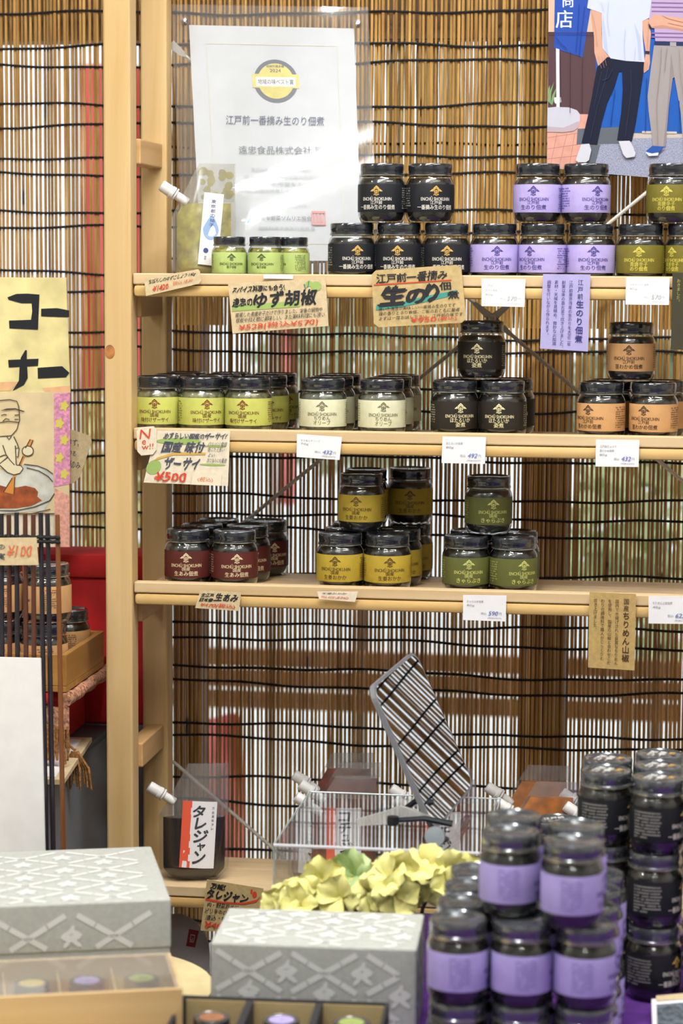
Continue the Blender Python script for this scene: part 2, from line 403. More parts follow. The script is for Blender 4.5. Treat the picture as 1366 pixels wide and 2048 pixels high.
# ------------------------------------------------------------------ reed blinds
RA = reed_mat('reed_brown', (150, 108, 54), (182, 140, 76), (206, 168, 98))
RB = reed_mat('reed_gold', (206, 172, 108), (220, 190, 128), (232, 206, 150))
M_cord = mat('black_cord', (14, 14, 17), .8)
def reed_meshes(z0, z1, m, r0, n=10):
    out = []
    for k in range(n):
        pts, rr = [], []; h = z1-z0; seg = 15; bx = random.uniform(-1, 1)*.0004
        for i in range(seg+1):
            t = i/seg; pts.append((bx*math.sin(t*9+k)+.00025*math.sin(t*23+k*2), .0005*math.sin(t*12+k), z0+h*t))
            rr.append(r0*(.92+.14*math.sin(i*1.7+k*1.3))*(1+.10*((i+k) % 5 == 0)))
        out.append(MB().tube(pts, rr, 6).mesh('reed', m, True))
    return out
def blind(name, label, x0, x1, Y, z0, z1, pitch, m, r0, cords):
    b = root(name, label, 'blind', ((x0+x1)/2, Y, z0))
    ms = reed_meshes(0, z1-z0, m, r0); n = int((x1-x0)/pitch); xs = []
    for i in range(n):
        x = x0+(i+.5)*pitch+random.uniform(-.07, .07)*pitch; xs.append(x)
        o = link('reed', random.choice(ms), b); s = random.choice((.86, .95, 1, 1, 1.05, 1.12))
        o.location = (x-(x0+x1)/2, random.uniform(-.0006, .0006), 0); o.scale = (s, s, 1); o.rotation_euler = (random.uniform(-.001, .001), random.uniform(-.0009, .0009), random.uniform(0, 6))
    for ci, zc in enumerate(cords):
        if not z0 < zc < z1: continue
        a1, a2, a3 = [random.uniform(0, 6) for _ in range(3)]; pts, rr = [], []
        for i in range(n*2+1):
            x = x0+pitch*i/2; q = x*1.0
            z = zc+.0028*math.sin(q*7+a1)+.0018*math.sin(q*17+a2)+.0010*math.sin(q*41+a3)+.012*max(0, q-.25)*(1 if zc < 1.3 else 0)*1.5
            pts.append((x, Y-.0034, z)); rr.append(.0017 if i % 2 else .0022)
        MB().tube(pts, rr, 6).build('cord', M_cord, b, True)
    return b
CY = [28, 93, 130, 212, 250, 315, 350, 421, 457, 545, 578, 665, 696, 776, 810, 877, 908, 985, 1021, 1063, 1147, 1170, 1248, 1282, 1342, 1373, 1456, 1482, 1563, 1611, 1702, 1760, 1850, 1890, 1960]
cz = [P(160 if y < 1040 else 640, y, .321).z for y in CY]
blind('reed_blind', 'tall blind of thin brown reeds tied with wavy black cords behind the shelves', -.80, .98, .325, .06, 2.1, .00632, RA, .00238, cz)
cz2 = [P(900, y, .36).z for y in (60, 290, 520)]
zb = P(900, 655, .37).z
blind('outer_reed_blind', 'shorter golden reed blind hanging outside behind the upper part of the tall one', P(300, 300, .372).x, .90, .372, zb, 1.776, .0056, RB, .0024, cz2)

# ------------------------------------------------------------------ street things seen through the reeds
def banner(name, label, x0, x1, y0, y1, Y, rgb):
    a, b = P(x0, y0, Y), P(x1, y1, Y); r = root(name, label, 'banner', (a.x, Y, 0))
    MB().grid(lambda u, v: (a.x+(b.x-a.x)*u, Y+.03*math.sin(u*7+v*3), b.z+(a.z-b.z)*v), 10, 14).build('cloth', mat('banner_%d_%d_%d' % rgb, rgb, .8), r, True)
    MB().tube([(a.x-.012, Y, -.06), (a.x-.012, Y, a.z+.08)], .011, 8).build('pole', mat('pole_white', (225, 225, 225), .4), r, True)
    MB().lathe([(.14, -.06), (.14, -.01), (.03, .0)], 16, (a.x-.012, Y, 0)).build('pole_base', mat('pole_base_grey', (150, 150, 155), .6), r, True)
banner('street_banner', 'tall red and pink street banner glimpsed through the reeds beside the yellow paper sign', 158, 302, 130, 780, 1.9, (226, 96, 92))
banner('street_banner', 'narrow pink street banner glimpsed through the reeds behind the second shelf', 556, 588, 560, 1010, 1.75, (228, 130, 140))
banner('street_banner', 'low rosy street banner glimpsed through the reeds above the sauce pouch', 404, 486, 1430, 1740, 1.2, (214, 110, 118))
def shrub(label, x, y, Y, rx, rz, rgb):
    c = P(x, y, Y); r = root('street_shrub', label, 'shrub', (c.x, Y, -.06)); mb = MB(); rnd = random.Random(int(x))
    for i in range(420):
        u = Vector((rnd.gauss(0, 1), rnd.gauss(0, 1), rnd.gauss(0, 1))).normalized()*rnd.uniform(.55, 1)
        p = Vector((c.x+u.x*rx, Y+u.y*rx*.7, c.z+u.z*rz)); t = Vector((rnd.uniform(-1, 1), rnd.uniform(-1, 1), rnd.uniform(-.6, 1))).normalized()*.05; s = t.cross(Vector((rnd.uniform(-1, 1), 1, 0))).normalized()*.02
        mb.add([p-t, p+s, p+t, p-s], [(0, 1, 2, 3)])
    o = mb.build('foliage', mat('leaf_%d_%d_%d' % rgb, rgb, .7), r); o['kind'] = 'stuff'
    MB().tube([(c.x, Y, -.06), (c.x+.02, Y, c.z)], .015, 6).build('stem', M_dpost, r, True)
shrub('yellow-green street shrub behind the reeds at the shelf end', 1310, 1060, 2.2, .22, .3, (196, 206, 160))
shrub('leafy street shrub behind the reeds beside the kraft note', 175, 930, 2.4, .2, .32, (214, 208, 150))
shrub('green street shrub behind the reeds below the certificate', 720, 760, 2.6, .28, .25, (190, 204, 178))
shrub('dark green street shrub seen through the reeds above the black jars on the table', 1260, 790, 3.1, .2, .16, (150, 158, 130))
fence = root('street_fence', 'brown plank fence outside seen through the reeds behind the lowest shelf', 'fence', (0, 1.5, -.06))
M_fence = mat('fence_wood', (142, 96, 56), .8, wood=('X', (112, 72, 40), 1))
fa, fb = P(330, 1290, 1.5), P(1360, 1450, 1.5)
for k in range(3):
    h = (fa.z-fb.z)/3; z = fb.z+h*k
    MB().box((fa.x, 1.5, z+.004), (fb.x, 1.52, z+h-.004), .002).build('plank', M_fence, fence)
for x in (P(375, 1400, 1.5).x, P(1090, 1400, 1.5).x, fb.x+.05): MB().box((x-.03, 1.52, -.06), (x+.03, 1.58, fa.z+.02), .003).build('fence_post', M_fence, fence)

# ================================================================== jars
M_glass = clear('jar_glass', (.96, .98, .97), 1.5, .02, gain=2.6)
M_lid = mat('lid_black', (58, 62, 69), .16, metal=.6, spec=.7, coat=1.0)
M_lidtop = mat('lid_black', (26, 28, 33))
M_rim = mat('lid_rim', (186, 180, 160), .22, metal=.8)
M_dark = mat('dark_relish', (15, 13, 12), .45, noise=(140, .5), coat=.1)
M_lidsil = mat('lid_silver', (150, 152, 156), .2, metal=.85)
def jar_set(R, H, lidm=None):
    """shared shapes of one jar size; z heights follow the 78.5 mm jar"""
    k = H/.0785; q = R/.032
    gl = [(.024*q, 0), (.0275*q, .0012*k), (.0302*q, .0055*k), (.0318*q, .011*k), (.0320*q, .0145*k), (.0320*q, .051*k), (.0316*q, .0545*k), (.0298*q, .0585*k), (.0276*q, .0615*k), (.0274*q, .066*k)]
    co = [(.0225*q, .003*k), (.0265*q, .005*k), (.0296*q, .011*k), (.0299*q, .0145*k), (.0299*q, .051*k), (.0292*q, .0545*k), (.0262*q, .059*k)]
    ld = [(.0294*q, .0632*k), (.0298*q, .0636*k), (.0298*q, .0650*k), (.0290*q, .0656*k), (.0290*q, .0690*k), (.0294*q, .0696*k), (.0294*q, .0766*k), (.0286*q, .0782*k), (.0270*q, .0785*k), (.0258*q, .0774*k), (.0150*q, .0772*k), (.0143*q, .0776*k)]
    rm = [(.0292*q, .0622*k), (.0301*q, .0626*k), (.0301*q, .0636*k), (.0292*q, .0638*k)]
    lb = [(.0322*q, .0145*k), (.03225*q, .0147*k), (.03225*q, .0508*k), (.0322*q, .051*k)]
    return dict(R=R, H=H, k=k, q=q, rl=.03225*q, gl=MB().lathe(gl, 40).mesh('glass_body', M_glass, True), co=co, ld=MB().lathe(ld, 40).mesh('lid', lidm or M_lid, True),
                rm=MB().lathe(rm, 40, cap=False).mesh('lid_rim', M_rim, True), lb=MB().lathe(lb, 44, cap=False, a0=-R_(168), a1=R_(168)))
STD = jar_set(.032, .0785); TALL = jar_set(.032, .0860, mat('lid_black_lit', (96, 100, 106), .18, metal=.6, coat=1.0)); MINI = jar_set(.0238, .0600); GIFT = jar_set(.021, .045, M_lidsil)  # tall jars: same lid, reflected light painted in as a paler grey
def emblem(s, cx, cy):
    """roof-shaped double chevron over a character, s = total width"""
    it = []
    for a, w_ in ((0, .075), (.15, .05)):
        h = s*(.46-a); x = s*.5-a*s*.95; t_ = w_*s
        it.append(poly([(cx-x, cy), (cx, cy+h), (cx, cy+h-t_*1.5), (cx-x+t_*1.7, cy)])); it.append(poly([(cx+x, cy), (cx+x-t_*1.7, cy), (cx, cy+h-t_*1.5), (cx, cy+h)]))
    it.append(fit('忠', cx-s*.22, cy-s*.32, cx+s*.22, cy+s*.13, bold=.02))
    return it
def wrap(items, r, name, m, z0=0, lift=.00025, split=.004):
    mb = MB()
    for v, f in items: mb.add([((r+lift+pz(p))*math.sin(p[0]/r), -(r+lift+pz(p))*math.cos(p[0]/r), z0+p[1]) for p in v], f)
    return mb.mesh(name, m)
KINDS = {}
def kind(key, label_rgb, text_rgb, lines, emb_rgb=None, contents=None, size=STD, blank=False, top=None, strip=False):
    """lines: list of (text, half width mm, y mm above the label foot, height mm)"""
    r = size['rl']; k = size['k']; q = size['q']; mm = .001*q; z0 = .0145*k; ky = k/q
    M_l = mat('label_'+key, label_rgb, .5, noise=(60, .03), spec=.3); M_t = mat('ink_%d_%d_%d' % tuple(text_rgb), text_rgb, .6)
    d = dict(size=size, lb=None, prints=[])
    l2 = MB(); l2.v = list(size['lb'].v); l2.f = list(size['lb'].f); d['lb'] = l2.mesh('label', M_l, True)
    it = []
    for t, hw, y, h in lines: it.append(fit(t, -hw*1.45*mm, (y-.3)*mm*ky, hw*1.45*mm, (y+h+.3)*mm*ky, bold=.010 if t != EN else .014))
    side = []
    for a in (-1, 1):
        c = a*R_(88)*r
        side.append(marks(c-11*mm, 4*mm, c+11*mm, 33*mm*ky, 9 if a < 0 else 10, .8, .5, .4, 10))
    if strip:
        side = [marks(-R_(88)*r-18*mm, 4*mm, -R_(88)*r+15*mm, 33*mm*ky, 9, .9, .5, .42, 20), marks(R_(88)*r-10*mm, 5*mm, R_(88)*r+10*mm, 32*mm*ky, 9, .8)]
    if emb_rgb: d['prints'].append(('emblem', wrap(emblem(17*mm, 0, 27*mm*ky), r, 'emblem', mat('ink_%d_%d_%d' % tuple(emb_rgb), emb_rgb, .4))))
    else: it += emblem(17*mm, 0, 27*mm*ky)
    d['prints'].append(('lettering', wrap(it, r, 'lettering', M_t)))
    mid = [int(a*.55+b*.45) for a, b in zip(text_rgb, label_rgb)]
    if size is TALL and not strip: mid = [int(a*.25+b*.75) for a, b in zip(text_rgb, label_rgb)]
    for sd in side: d['prints'].append(('small_print', wrap([sd], r, 'small_print', mat('ink_%d_%d_%d' % tuple(mid), mid, .6))))
    for p in d['prints']:
        for v in p[1].vertices: v.co.z += z0
    cm = mat('contents_'+key, contents, .45, noise=(110, .45), coat=.3) if contents else M_dark
    d['co'] = MB().lathe(size['co'], 32).mesh('contents', cm, True)
    d['top'] = None
    if top:
        n, rgb = top; zt = .0774*k
        tv = MB().lathe([(.0, zt+.0001), (.0205*q, zt+.0003)], 28, cap=False)
        d['top'] = tv.mesh('lid_sticker', mat(n, rgb, .5))
        if strip:
            d['top'] = None; mb = MB()
            for t, m_, y0, h in (('江戸前', 'w', .004, .010), ('一番摘', 'w', -.007, .009)):
                v, f = fit(t, -.015*q, y0*q, .013*q, (y0+h)*q, bold=.03, slant=.3); mb.add([(p[0], p[1], zt+.0004+pz(p)) for p in v], f)
            d['topprint'] = mb.mesh('lid_lettering', mat('ink_white', (225, 225, 222), .5))
            mb = MB(); v, f = fit('佃煮', .0*q, -.017*q, .014*q, -.009*q, bold=.03); mb.add([(p[0], p[1], zt+.0004+pz(p)) for p in v], f)
            d['topgold'] = mb.mesh('lid_lettering', mat('ink_205_165_90', (205, 165, 90), .4))
    KINDS[key] = d
EN = 'ENCHŪ SHOKUHIN'
W_, G_ = (226, 222, 212), (212, 172, 92)
kind('black_nori', (26, 28, 34), W_, [(EN, 14, 15.2, 5.2), ('江戸前', 5.5, 10.3, 4.2), ('一番摘み生のり佃煮', 17.5, 3.6, 5.8)], G_)
kind('purple', (172, 160, 216), (58, 48, 128), [(EN, 14, 15.2, 5.2), ('江戸前', 5.5, 10.6, 4), ('生のり佃煮', 12, 3.8, 5.8)])
kind('olive', (108, 100, 36), (204, 194, 84), [(EN, 14, 15.2, 5.2), ('青唐辛子', 8, 9, 5.4), ('のり佃煮', 8, 3, 5.4)])
kind('yuzu', (168, 188, 112), (62, 74, 38), [(EN, 15, 14.2, 5.4), ('柚子胡椒', 6, 8.6, 4.4)], contents=(120, 118, 52), size=MINI)
kind('lime', (190, 194, 98), (104, 62, 28), [(EN, 15.5, 15.2, 5.2), ('国産', 4, 10.4, 4.2), ('味付けザーサイ', 13.5, 3.4, 5.8)], (120, 50, 26), contents=(104, 102, 74))
kind('pale', (214, 214, 182), (112, 104, 74), [(EN, 14, 15.2, 5.2), ('ちりめん', 7.5, 9.2, 5.2), ('オリーブ', 8, 3.2, 5.2)], contents=(86, 86, 74))
kind('squid', (38, 34, 28), (228, 218, 172), [(EN, 14, 15.4, 5), ('ほたるいか', 9.5, 9.2, 5.4), ('姿煮', 4.6, 3, 5.6)])
kind('orange', (198, 152, 102), (66, 44, 26), [(EN, 14.5, 15.2, 5.2), ('江戸前', 5.5, 10.4, 4.2), ('茎わかめ佃煮', 13, 3.4, 5.6)])
kind('maroon', (82, 33, 29), (222, 204, 164), [(EN, 15, 15.2, 5.2), ('国産', 3.8, 10.4, 4.2), ('生あみ佃煮', 11.5, 3.2, 6)])
kind('mustard', (174, 150, 52), (84, 60, 16), [(EN, 14.5, 15.2, 5.2), ('国産', 3.8, 10.4, 4.2), ('生姜おかか', 11, 3.4, 5.8)])
kind('green', (88, 92, 46), (196, 198, 116), [(EN, 14, 15.2, 5.2), ('国産', 3.8, 10.4, 4.2), ('きゃらぶき', 11.5, 3.2, 5.8)])
kind('tall_purple', (172, 160, 216), (58, 48, 128), [(EN, 14, 15.2, 5.2), ('江戸前', 5.5, 10.6, 4), ('生のり佃煮', 12, 3.8, 5.8)], size=TALL)
kind('tall_black', (24, 26, 30), W_, [(EN, 14, 15.2, 5.2), ('江戸前', 5.5, 10.3, 4.2), ('一番摘み生のり佃煮', 17.5, 3.6, 5.8)], G_, size=TALL, top=('sticker', (30, 30, 30)), strip=True)
for k_, c_ in (('gift_yellow', (200, 180, 90)), ('gift_purple', (172, 160, 216)), ('gift_green', (150, 166, 96)), ('gift_brown', (150, 104, 76))):
    kind(k_, c_, (60, 50, 40), [(EN, 14, 15.2, 5.2)], size=GIFT, top=('sticker_'+k_, c_))
def jar(key, x, y, z, rot, label, group, tilt=0):
    d = KINDS[key]; s = d['size']
    r = root('jar', label, 'jar', (x, y, z), rot, group)
    link('glass_body', s['gl'], r); link('contents', d['co'], r)
    ld = link('lid', s['ld'], r); link('lid_rim', s['rm'], ld)
    if d.get('topprint'): link('lid_lettering', d['topprint'], ld); link('lid_lettering', d['topgold'], ld)
    if d['top']: link('lid_sticker', d['top'], ld)
    lb = link('label', d['lb'], r)
    for n, me in d['prints']: link(n, me, lb)
    return r
def jpx(key, px, Y, z, off, label, group, jx=None):
    """jar whose axis shows at column px, standing at depth Y and height z; off = emblem offset in px"""
    s = KINDS[key]['size']; x = Xat(px, Y, z+s['H']*.5)
    az = math.atan2(CAM.x-x, Y-CAM.y) ; rp = 1480*s['R']
    return jar(key, x, Y, z, az+math.asin(max(-.95, min(.95, off/rp))), label, group)
Y1, Y2, Y3 = .0515, .1165, .1812
H0 = .0785
# --- top shelf
T = ZS[0]; g = 'jars on the top shelf'
for px, off, l in ((704, 11, 'black-label jar at the outer end of the lower row, beside the certificate'), (798, -3, 'black-label jar in the middle of the three under the stacked black pair'), (893, 1, 'black-label jar next to the lower row of lilac jars, above the kraft sign')):
    jpx('black_nori', px, Y1, T, off, l, g)
for px, off, l in ((764, -11, 'stacked black-label jar of the upper pair, closest to the certificate'), (860, 12, 'stacked black-label jar of the upper pair, away from the certificate')):
    jpx('black_nori', px, Y1, T+H0, off, l, g)
for px, off, l in ((989, 5, 'lilac-label jar in the lower row touching the black-label jar'), (1085, -25, 'lilac-label jar in the middle of the lower row, lettering turned aside'), (1182, 5, 'lilac-label jar in the lower row touching the olive-label jar')):
    jpx('purple', px, Y1, T, off, l, g)
for px, off, l in ((1075, -8, 'stacked lilac-label jar of the upper pair, below the flag base in the poster'), (1172, 22, 'stacked lilac-label jar of the upper pair, side print showing, below the white shoes')):
    jpx('purple', px, Y1, T+H0, off, l, g)
for px, off, z, l in ((1281, -3, T, 'olive-label jar in the lower row beside the lilac jars'), (1379, -34, T, 'olive-label jar cut by the picture edge on the top shelf, lower row'), (1342, -9, T+H0, 'olive-label jar stacked on two others of its kind')):
    jpx('olive', px, Y1, z, off, l, g)
for px, Y, off, l in ((459, .0445, 4, 'small pale-green-label jar beside the yuzu pouch'), (531, .0445, -8, 'small pale-green-label jar in the middle of three under the certificate'), (584, .075, -30, 'small pale-green-label jar turned to its small print, half behind another')):
    jpx('yuzu', px, Y, T, off, l, g)
# --- second shelf
T = ZS[1]; g = 'jars on the second shelf'
for px, Y, off, l in ((314, Y1, -5, 'yellow-green-label jar in the front row against the shelf post'), (404, Y1, 10, 'yellow-green-label jar in the middle of the front row'), (497, Y1, -12, 'yellow-green-label jar in the front row farthest from the post'),
                      (350, Y2, 0, 'yellow-green-label jar in the second row, nearest the post, only its lid showing'), (441, Y2, 0, 'yellow-green-label jar in the second row, middle, only its lid showing'), (532, Y2, 5, 'yellow-green-label jar in the second row, between lid rows'),
                      (372, Y3, 0, 'yellow-green-label jar at the back near the post, lid edge showing'), (462, Y3, 0, 'yellow-green-label jar at the back in the middle, lid edge showing'), (552, Y3, 26, 'yellow-green-label jar standing farthest back with part of its label showing')):
    jpx('lime', px, Y, T, off, l, g)
for px, Y, off, l in ((646, Y1, -2, 'pale-cream-label jar in front, above the blank-looking price card'), (764, Y1, 3, 'pale-cream-label jar in front, beside the black squid jars'), (664, Y2, 6, 'pale-cream-label jar second in the file nearer the post'), (680, Y3, 10, 'pale-cream-label jar last in the file nearer the post'),
                      (781, Y2, 6, 'pale-cream-label jar second in the file beside the black jars'), (797, Y3, 12, 'pale-cream-label jar last in its file, dim label showing beside the black jars')):
    jpx('pale', px, Y, T, off, l, g)
for px, Y, z, off, l in ((909, Y1, T, 12, 'brown-black-label jar in front with side print showing'), (1005, Y1, T, -7, 'brown-black-label jar in front beside a white strip label'), (925, Y2, T, 6, 'brown-black-label jar behind the front one with side print'), (1022, Y2, T, 6, 'brown-black-label jar behind, its edge with the white strip showing'),
                         (963, .072, T+H0, -9, 'brown-black-label jar stacked on top of four alike')):
    jpx('squid', px, Y, z, off, l, g)
for px, Y, z, off, l in ((1202, Y1, T, -25, 'orange-label jar in front with its emblem turned aside'), (1307, Y1, T, -19, 'orange-label jar in front at the end of the second shelf'), (1219, Y2, T, 0, 'orange-label jar behind the front one with turned emblem, lid showing'), (1324, Y2, T, 0, 'orange-label jar behind the one at the shelf end, lid showing'),
                         (1262, .072, T+H0, -4, 'orange-label jar stacked on top of four alike')):
    jpx('orange', px, Y, z, off, l, g)
# --- third shelf
T = ZS[2]; g = 'jars on the third shelf'
for px, Y, off, l in ((376, Y1, -4, 'maroon-label jar in the front row nearer the post'), (469, Y1, 5, 'maroon-label jar in the front row above its kraft tag'), (404, Y2, 0, 'maroon-label jar in the second row nearer the post, lid showing'), (495, Y2, 12, 'maroon-label jar in the second row, white strip of its label edge showing'),
                      (437, Y3, 0, 'maroon-label jar in the back row nearer the post, lid edge showing'), (532, Y3, 18, 'maroon-label jar in the back row with dim label showing')):
    jpx('maroon', px, Y, T, off, l, g)
for px, Y, z, off, l in ((680, Y1, T, -10, 'mustard-label jar in the front row nearer the maroon jars'), (775, Y1, T, 5, 'mustard-label jar in the front row nearer the green jars'), (693, Y2, T, 0, 'mustard-label jar in the second row under the stacked one, lid edge showing'), (798, Y2, T, 14, 'mustard-label jar in the second row, shadowed edge beside the front one'),
                         (706, Y3, T, 0, 'mustard-label jar in the back row nearer the maroon jars, hidden low'), (820, Y3, T, 12, 'mustard-label jar in the back row under the dim stacked one'), (723, .080, T+H0, -11, 'mustard-label jar stacked in front with bright label'), (731, .150, T+H0, 0, 'mustard-label jar stacked directly behind the bright one, only its lid showing'),
                         (820, Y3, T+H0, 0, 'mustard-label jar stacked at the back in shade with dim label')):
    jpx('mustard', px, Y, z, off, l, g)
for px, Y, z, off, l in ((932, Y1, T, 6, 'green-label jar in front nearer the mustard jars'), (1027, Y1, T, 21, 'green-label jar in front at the empty end of the shelf'), (943, Y2, T, 0, 'green-label jar behind, nearer the mustard jars, lid edge showing'), (1032, Y2, T, 12, 'green-label jar behind at the empty end, lid edge showing'),
                         (977, .080, T+H0, 10, 'green-label jar stacked on top of four alike')):
    jpx('green', px, Y, z, off, l, g)
# --- table stacks
ZT = .612; HT = .0860
g = 'black-label jars stacked on the purple table'; yb = (-.382, -.317, -.252)
lv = ('bottom', 'middle', 'top')
for c, (px, nm) in enumerate(((1210, 'file beside the lilac stack'), (1312, 'outer file'))):
    for r_, Y in enumerate(yb):
        Y -= .030*c
        for l_ in range(3):
            if c == 0 and r_ > 1 : continue
            rr = [55, 78, 72][l_] if c else [62, 38, 66][l_]
            x = Xat(px+r_*3, Y, .8)
            jar('tall_black', x+(random.uniform(-.0015, .0015)), Y, ZT+HT*l_, R_(rr+random.uniform(-6, 6)), 'small-print-side black jar, %s level, %s row of the %s' % (lv[l_], ('front', 'second', 'third')[r_], nm), g)
x = Xat(1312, yb[0]-.03, .8)
for l_ in range(3): jar('tall_black', x+.0665, yb[0]-.03, ZT+HT*l_, R_(70), 'black jar of the outermost column cut by the picture edge, %s level' % lv[l_], g)
jar('tall_black', Xat(1116, -.28, .78), -.28, ZT+HT, R_(30), 'black jar standing one level up beside the lilac stack, printed lid showing', g)
jar('tall_black', Xat(1116, -.28, .70), -.28, ZT, R_(30), 'black jar at table level under the one beside the lilac stack', g)
g = 'lilac-label jars stacked on the purple table'; Yp = -.72
for c, px in enumerate((916, 1042, 1169)):
    for r_ in range(4):
        for l_ in range(2):
            if l_ == 0 and r_ > 1 and c == 1: continue
            x = Xat(px, Yp, .74)+r_*.0022*(1 if c == 2 else .4); Y = Yp+r_*.0652+.002*c
            jar('tall_purple', x, Y, ZT+HT*l_, R_(92+random.uniform(-10, 10)), 'lilac-label jar on the table, %s level, %s row, %s column' % (('bottom', 'second')[l_], ('front', 'second', 'third', 'back')[r_], ('flower-side', 'middle', 'black-jar-side')[c]), g)
for px, Y, l in ((1020, Yp+.030, 'top-level lilac jar of the stack, front one on the flower side'), (1027, Yp+.098, 'top-level lilac jar behind the one on the flower side, lid showing'), (1144, Yp-.002, 'top-level lilac jar of the stack, front one on the black-jar side'), (1152, Yp+.066, 'top-level lilac jar half behind the one on the black-jar side')):
    jar('tall_purple', Xat(px, Y, .83), Y, ZT+HT*2, R_(90), l, g)
# --- jars in the wooden tray by the red cloth
g = 'orange jars in the wooden tray'; zt = .8935
for x, Y, z, l in ((-.394, -.058, zt, 'orange-label jar at the front corner of the wooden tray'), (-.460, -.058, zt, 'orange-label jar behind the dark rods, front of the tray'), (-.394, .062, zt, 'orange-label jar at the back corner of the wooden tray'), (-.460, .062, zt, 'orange-label jar in the tray behind the rods, rear row'),
                   (-.390, -.052, zt+H0, 'orange-label jar stacked on top in the wooden tray'), (-.456, -.052, zt+H0, 'orange-label jar stacked on top behind the rods')):
    jar('orange', x, Y, z, R_(-70), l, g)
jar('squid', -.420, .002, zt, R_(100), 'dark jar between two orange ones in the tray', g)
for k, (x, Y) in enumerate(((-.530, -.055), (-.597, -.052), (-.53, .02), (-.60, .015))):
    jar('pale', x, Y, zt, R_(20), ('cream-label jar in the tray, first behind the rods', 'cream-label jar in the tray at the picture edge', 'cream-label jar in the tray, rear row behind the rods', 'cream-label jar in the tray, rear row at the picture edge')[k], 'cream jars in the wooden tray')

# ================================================================== signs, cards and papers
M_kraft = mat('kraft_paper', (186, 162, 112), .85, noise=(180, .05)); M_kraft2 = mat('kraft_paper_light', (204, 184, 146), .85, noise=(160, .05)); M_kdark = mat('kraft_gold', (178, 150, 92), .8, noise=(200, .05))
M_paper = mat('white_paper', (234, 234, 236), .8, noise=(40, .015)); M_cream = mat('cream_paper', (226, 214, 190), .85, noise=(120, .04))
I_blk = mat('ink_black', (24, 26, 32), .7); I_red = mat('ink_red', (206, 66, 38), .7); I_org = mat('ink_orange', (214, 110, 70), .7); I_grey = mat('ink_grey', (150, 150, 158), .7); I_blue = mat('ink_blue', (58, 84, 170), .7)
I_teal = mat('ink_teal', (60, 142, 130), .8); I_grn = mat('ink_green', (150, 176, 96), .8); I_brn = mat('ink_brown', (72, 46, 22), .7); I_pur = mat('ink_purple', (48, 44, 118), .7)
FR = -.0046
def oct_(a, b=None):
    b = b or a; return [(a, 0), (1-a, 0), (1, b), (1, 1-b), (1-a, 1), (a, 1), (0, 1-b), (0, b)]
def hand(s, name, m, lines, wob=.006, bold=.018, slant=.1):
    return s.put(name, m, [fit(t, x0, y0, x1, y1, bold, slant, wob) for t, x0, y0, x1, y1 in lines])
# kraft signs along the shelf fronts
s = sheet_px(((743, 541), (922, 529), (933, 645), (748, 655)), -.008, 'kraft_sign', M_kraft, 'large kraft paper sign with heavy black brush lettering and teal stroke under the black-label jars', 'sign', outline=oct_(.05, .07))
s.put('brush_stroke', I_teal, [poly([(.03, .30), (.30, .33), (.6, .40), (.93, .49), (.93, .57), (.6, .50), (.3, .41), (.04, .40)])])
s.put('underline', I_red, [quad(.02, .735, .88, .755)])
s.put('lettering', I_blk, [fit('江戸前一番摘み', .05, .76, .84, .93, .02, .1, .006), fit('生', .08, .36, .38, .72, .06, .15, .008), fit('の', .36, .37, .60, .64, .05, .15, .006), fit('り', .58, .38, .74, .72, .06, .1, .006), fit('佃', .74, .58, .87, .72, .02), fit('煮', .82, .42, .95, .56, .02)]
      + [fit('焼いた海苔が美味しい一番摘み生のりです', .06, .28, .90, .345, 0, .1, .003), fit('磯の香りとろり食感、ご飯のおともに最適', .06, .20, .94, .265, 0, .1, .003), fit('まずは一度お試し下さい、江戸前の味です', .06, .12, .97, .18, 0, .1, .003)])
hand(s, 'price', I_red, [('¥950', .40, .05, .68, .14), ('(税込)', .70, .05, .90, .13)], .004, .01)
s = sheet_px(((456, 567), (651, 556), (657, 652), (465, 667)), -.008, 'kraft_sign', M_kraft2, 'kraft paper sign with black lettering and a green citrus sketch under the small green jars', 'sign')
s.put('green_band', I_grn, [quad(.02, .44, .72, .56), disc(.90, .84, .055, .10), disc(.83, .90, .035, .06)])
s.put('citrus_outline', mat('ink_leaf', (70, 130, 84), .8), [stroke([(.78, .90), (.79, .80), (.82, .86), (.83, .96)], .012)])
hand(s, 'lettering', I_blk, [('スパイス料理にも合う!', .04, .80, .58, .93), ('遠忠の', .03, .52, .24, .70), ('ゆず胡椒', .25, .46, .90, .80)], .006, .03)
hand(s, 'small_print', I_blk, [('厳選した青唐辛子だけで作りました、定番の鍋物や', .05, .31, .95, .41), ('鉄板や和え物に美味しい、また薬味料理にも良い', .05, .20, .97, .30)], .003, 0)
hand(s, 'price', I_red, [('¥528(税込¥570)', .07, .03, .90, .18)], .006, .008)
s = sheet_px(((288, 557), (399, 538), (403, 567), (292, 592)), -.008, 'price_card', M_kraft2, 'narrow tilted kraft price card at the post end of the top shelf', 'price card', outline=[(0, 0), (.95, .02), (1, .2), (1, .85), (.97, 1), (0, 1)])
hand(s, 'lettering', I_blk, [('まぼろしのゆずこしょう 140g', .08, .58, .92, .88)], .01, .01)
hand(s, 'price', I_red, [('¥1420', .14, .14, .42, .48)], .01, .02); hand(s, 'tax_price', I_org, [('税込1530', .50, .25, .86, .5)], .01, 0)
s = sheet_px(((313, 861), (460, 862), (456, 972), (287, 965)), -.008, 'kraft_sign', M_cream, 'cream sign for pickles with grey brush lettering, green smudges and red 500 price', 'sign')
s.put('colour_smudge', I_grn, [disc(.08, .30, .09, .14), disc(.33, .80, .3, .06), disc(.82, .72, .14, .02), disc(.8, .38, .16, .02)]); s.put('gold_stroke', mat('ink_gold', (206, 166, 80), .8), [poly([(.05, .42), (.3, .54), (.7, .56), (.7, .60), (.3, .59), (.1, .49)])])
I_slate = mat('ink_slate', (66, 72, 88), .7)
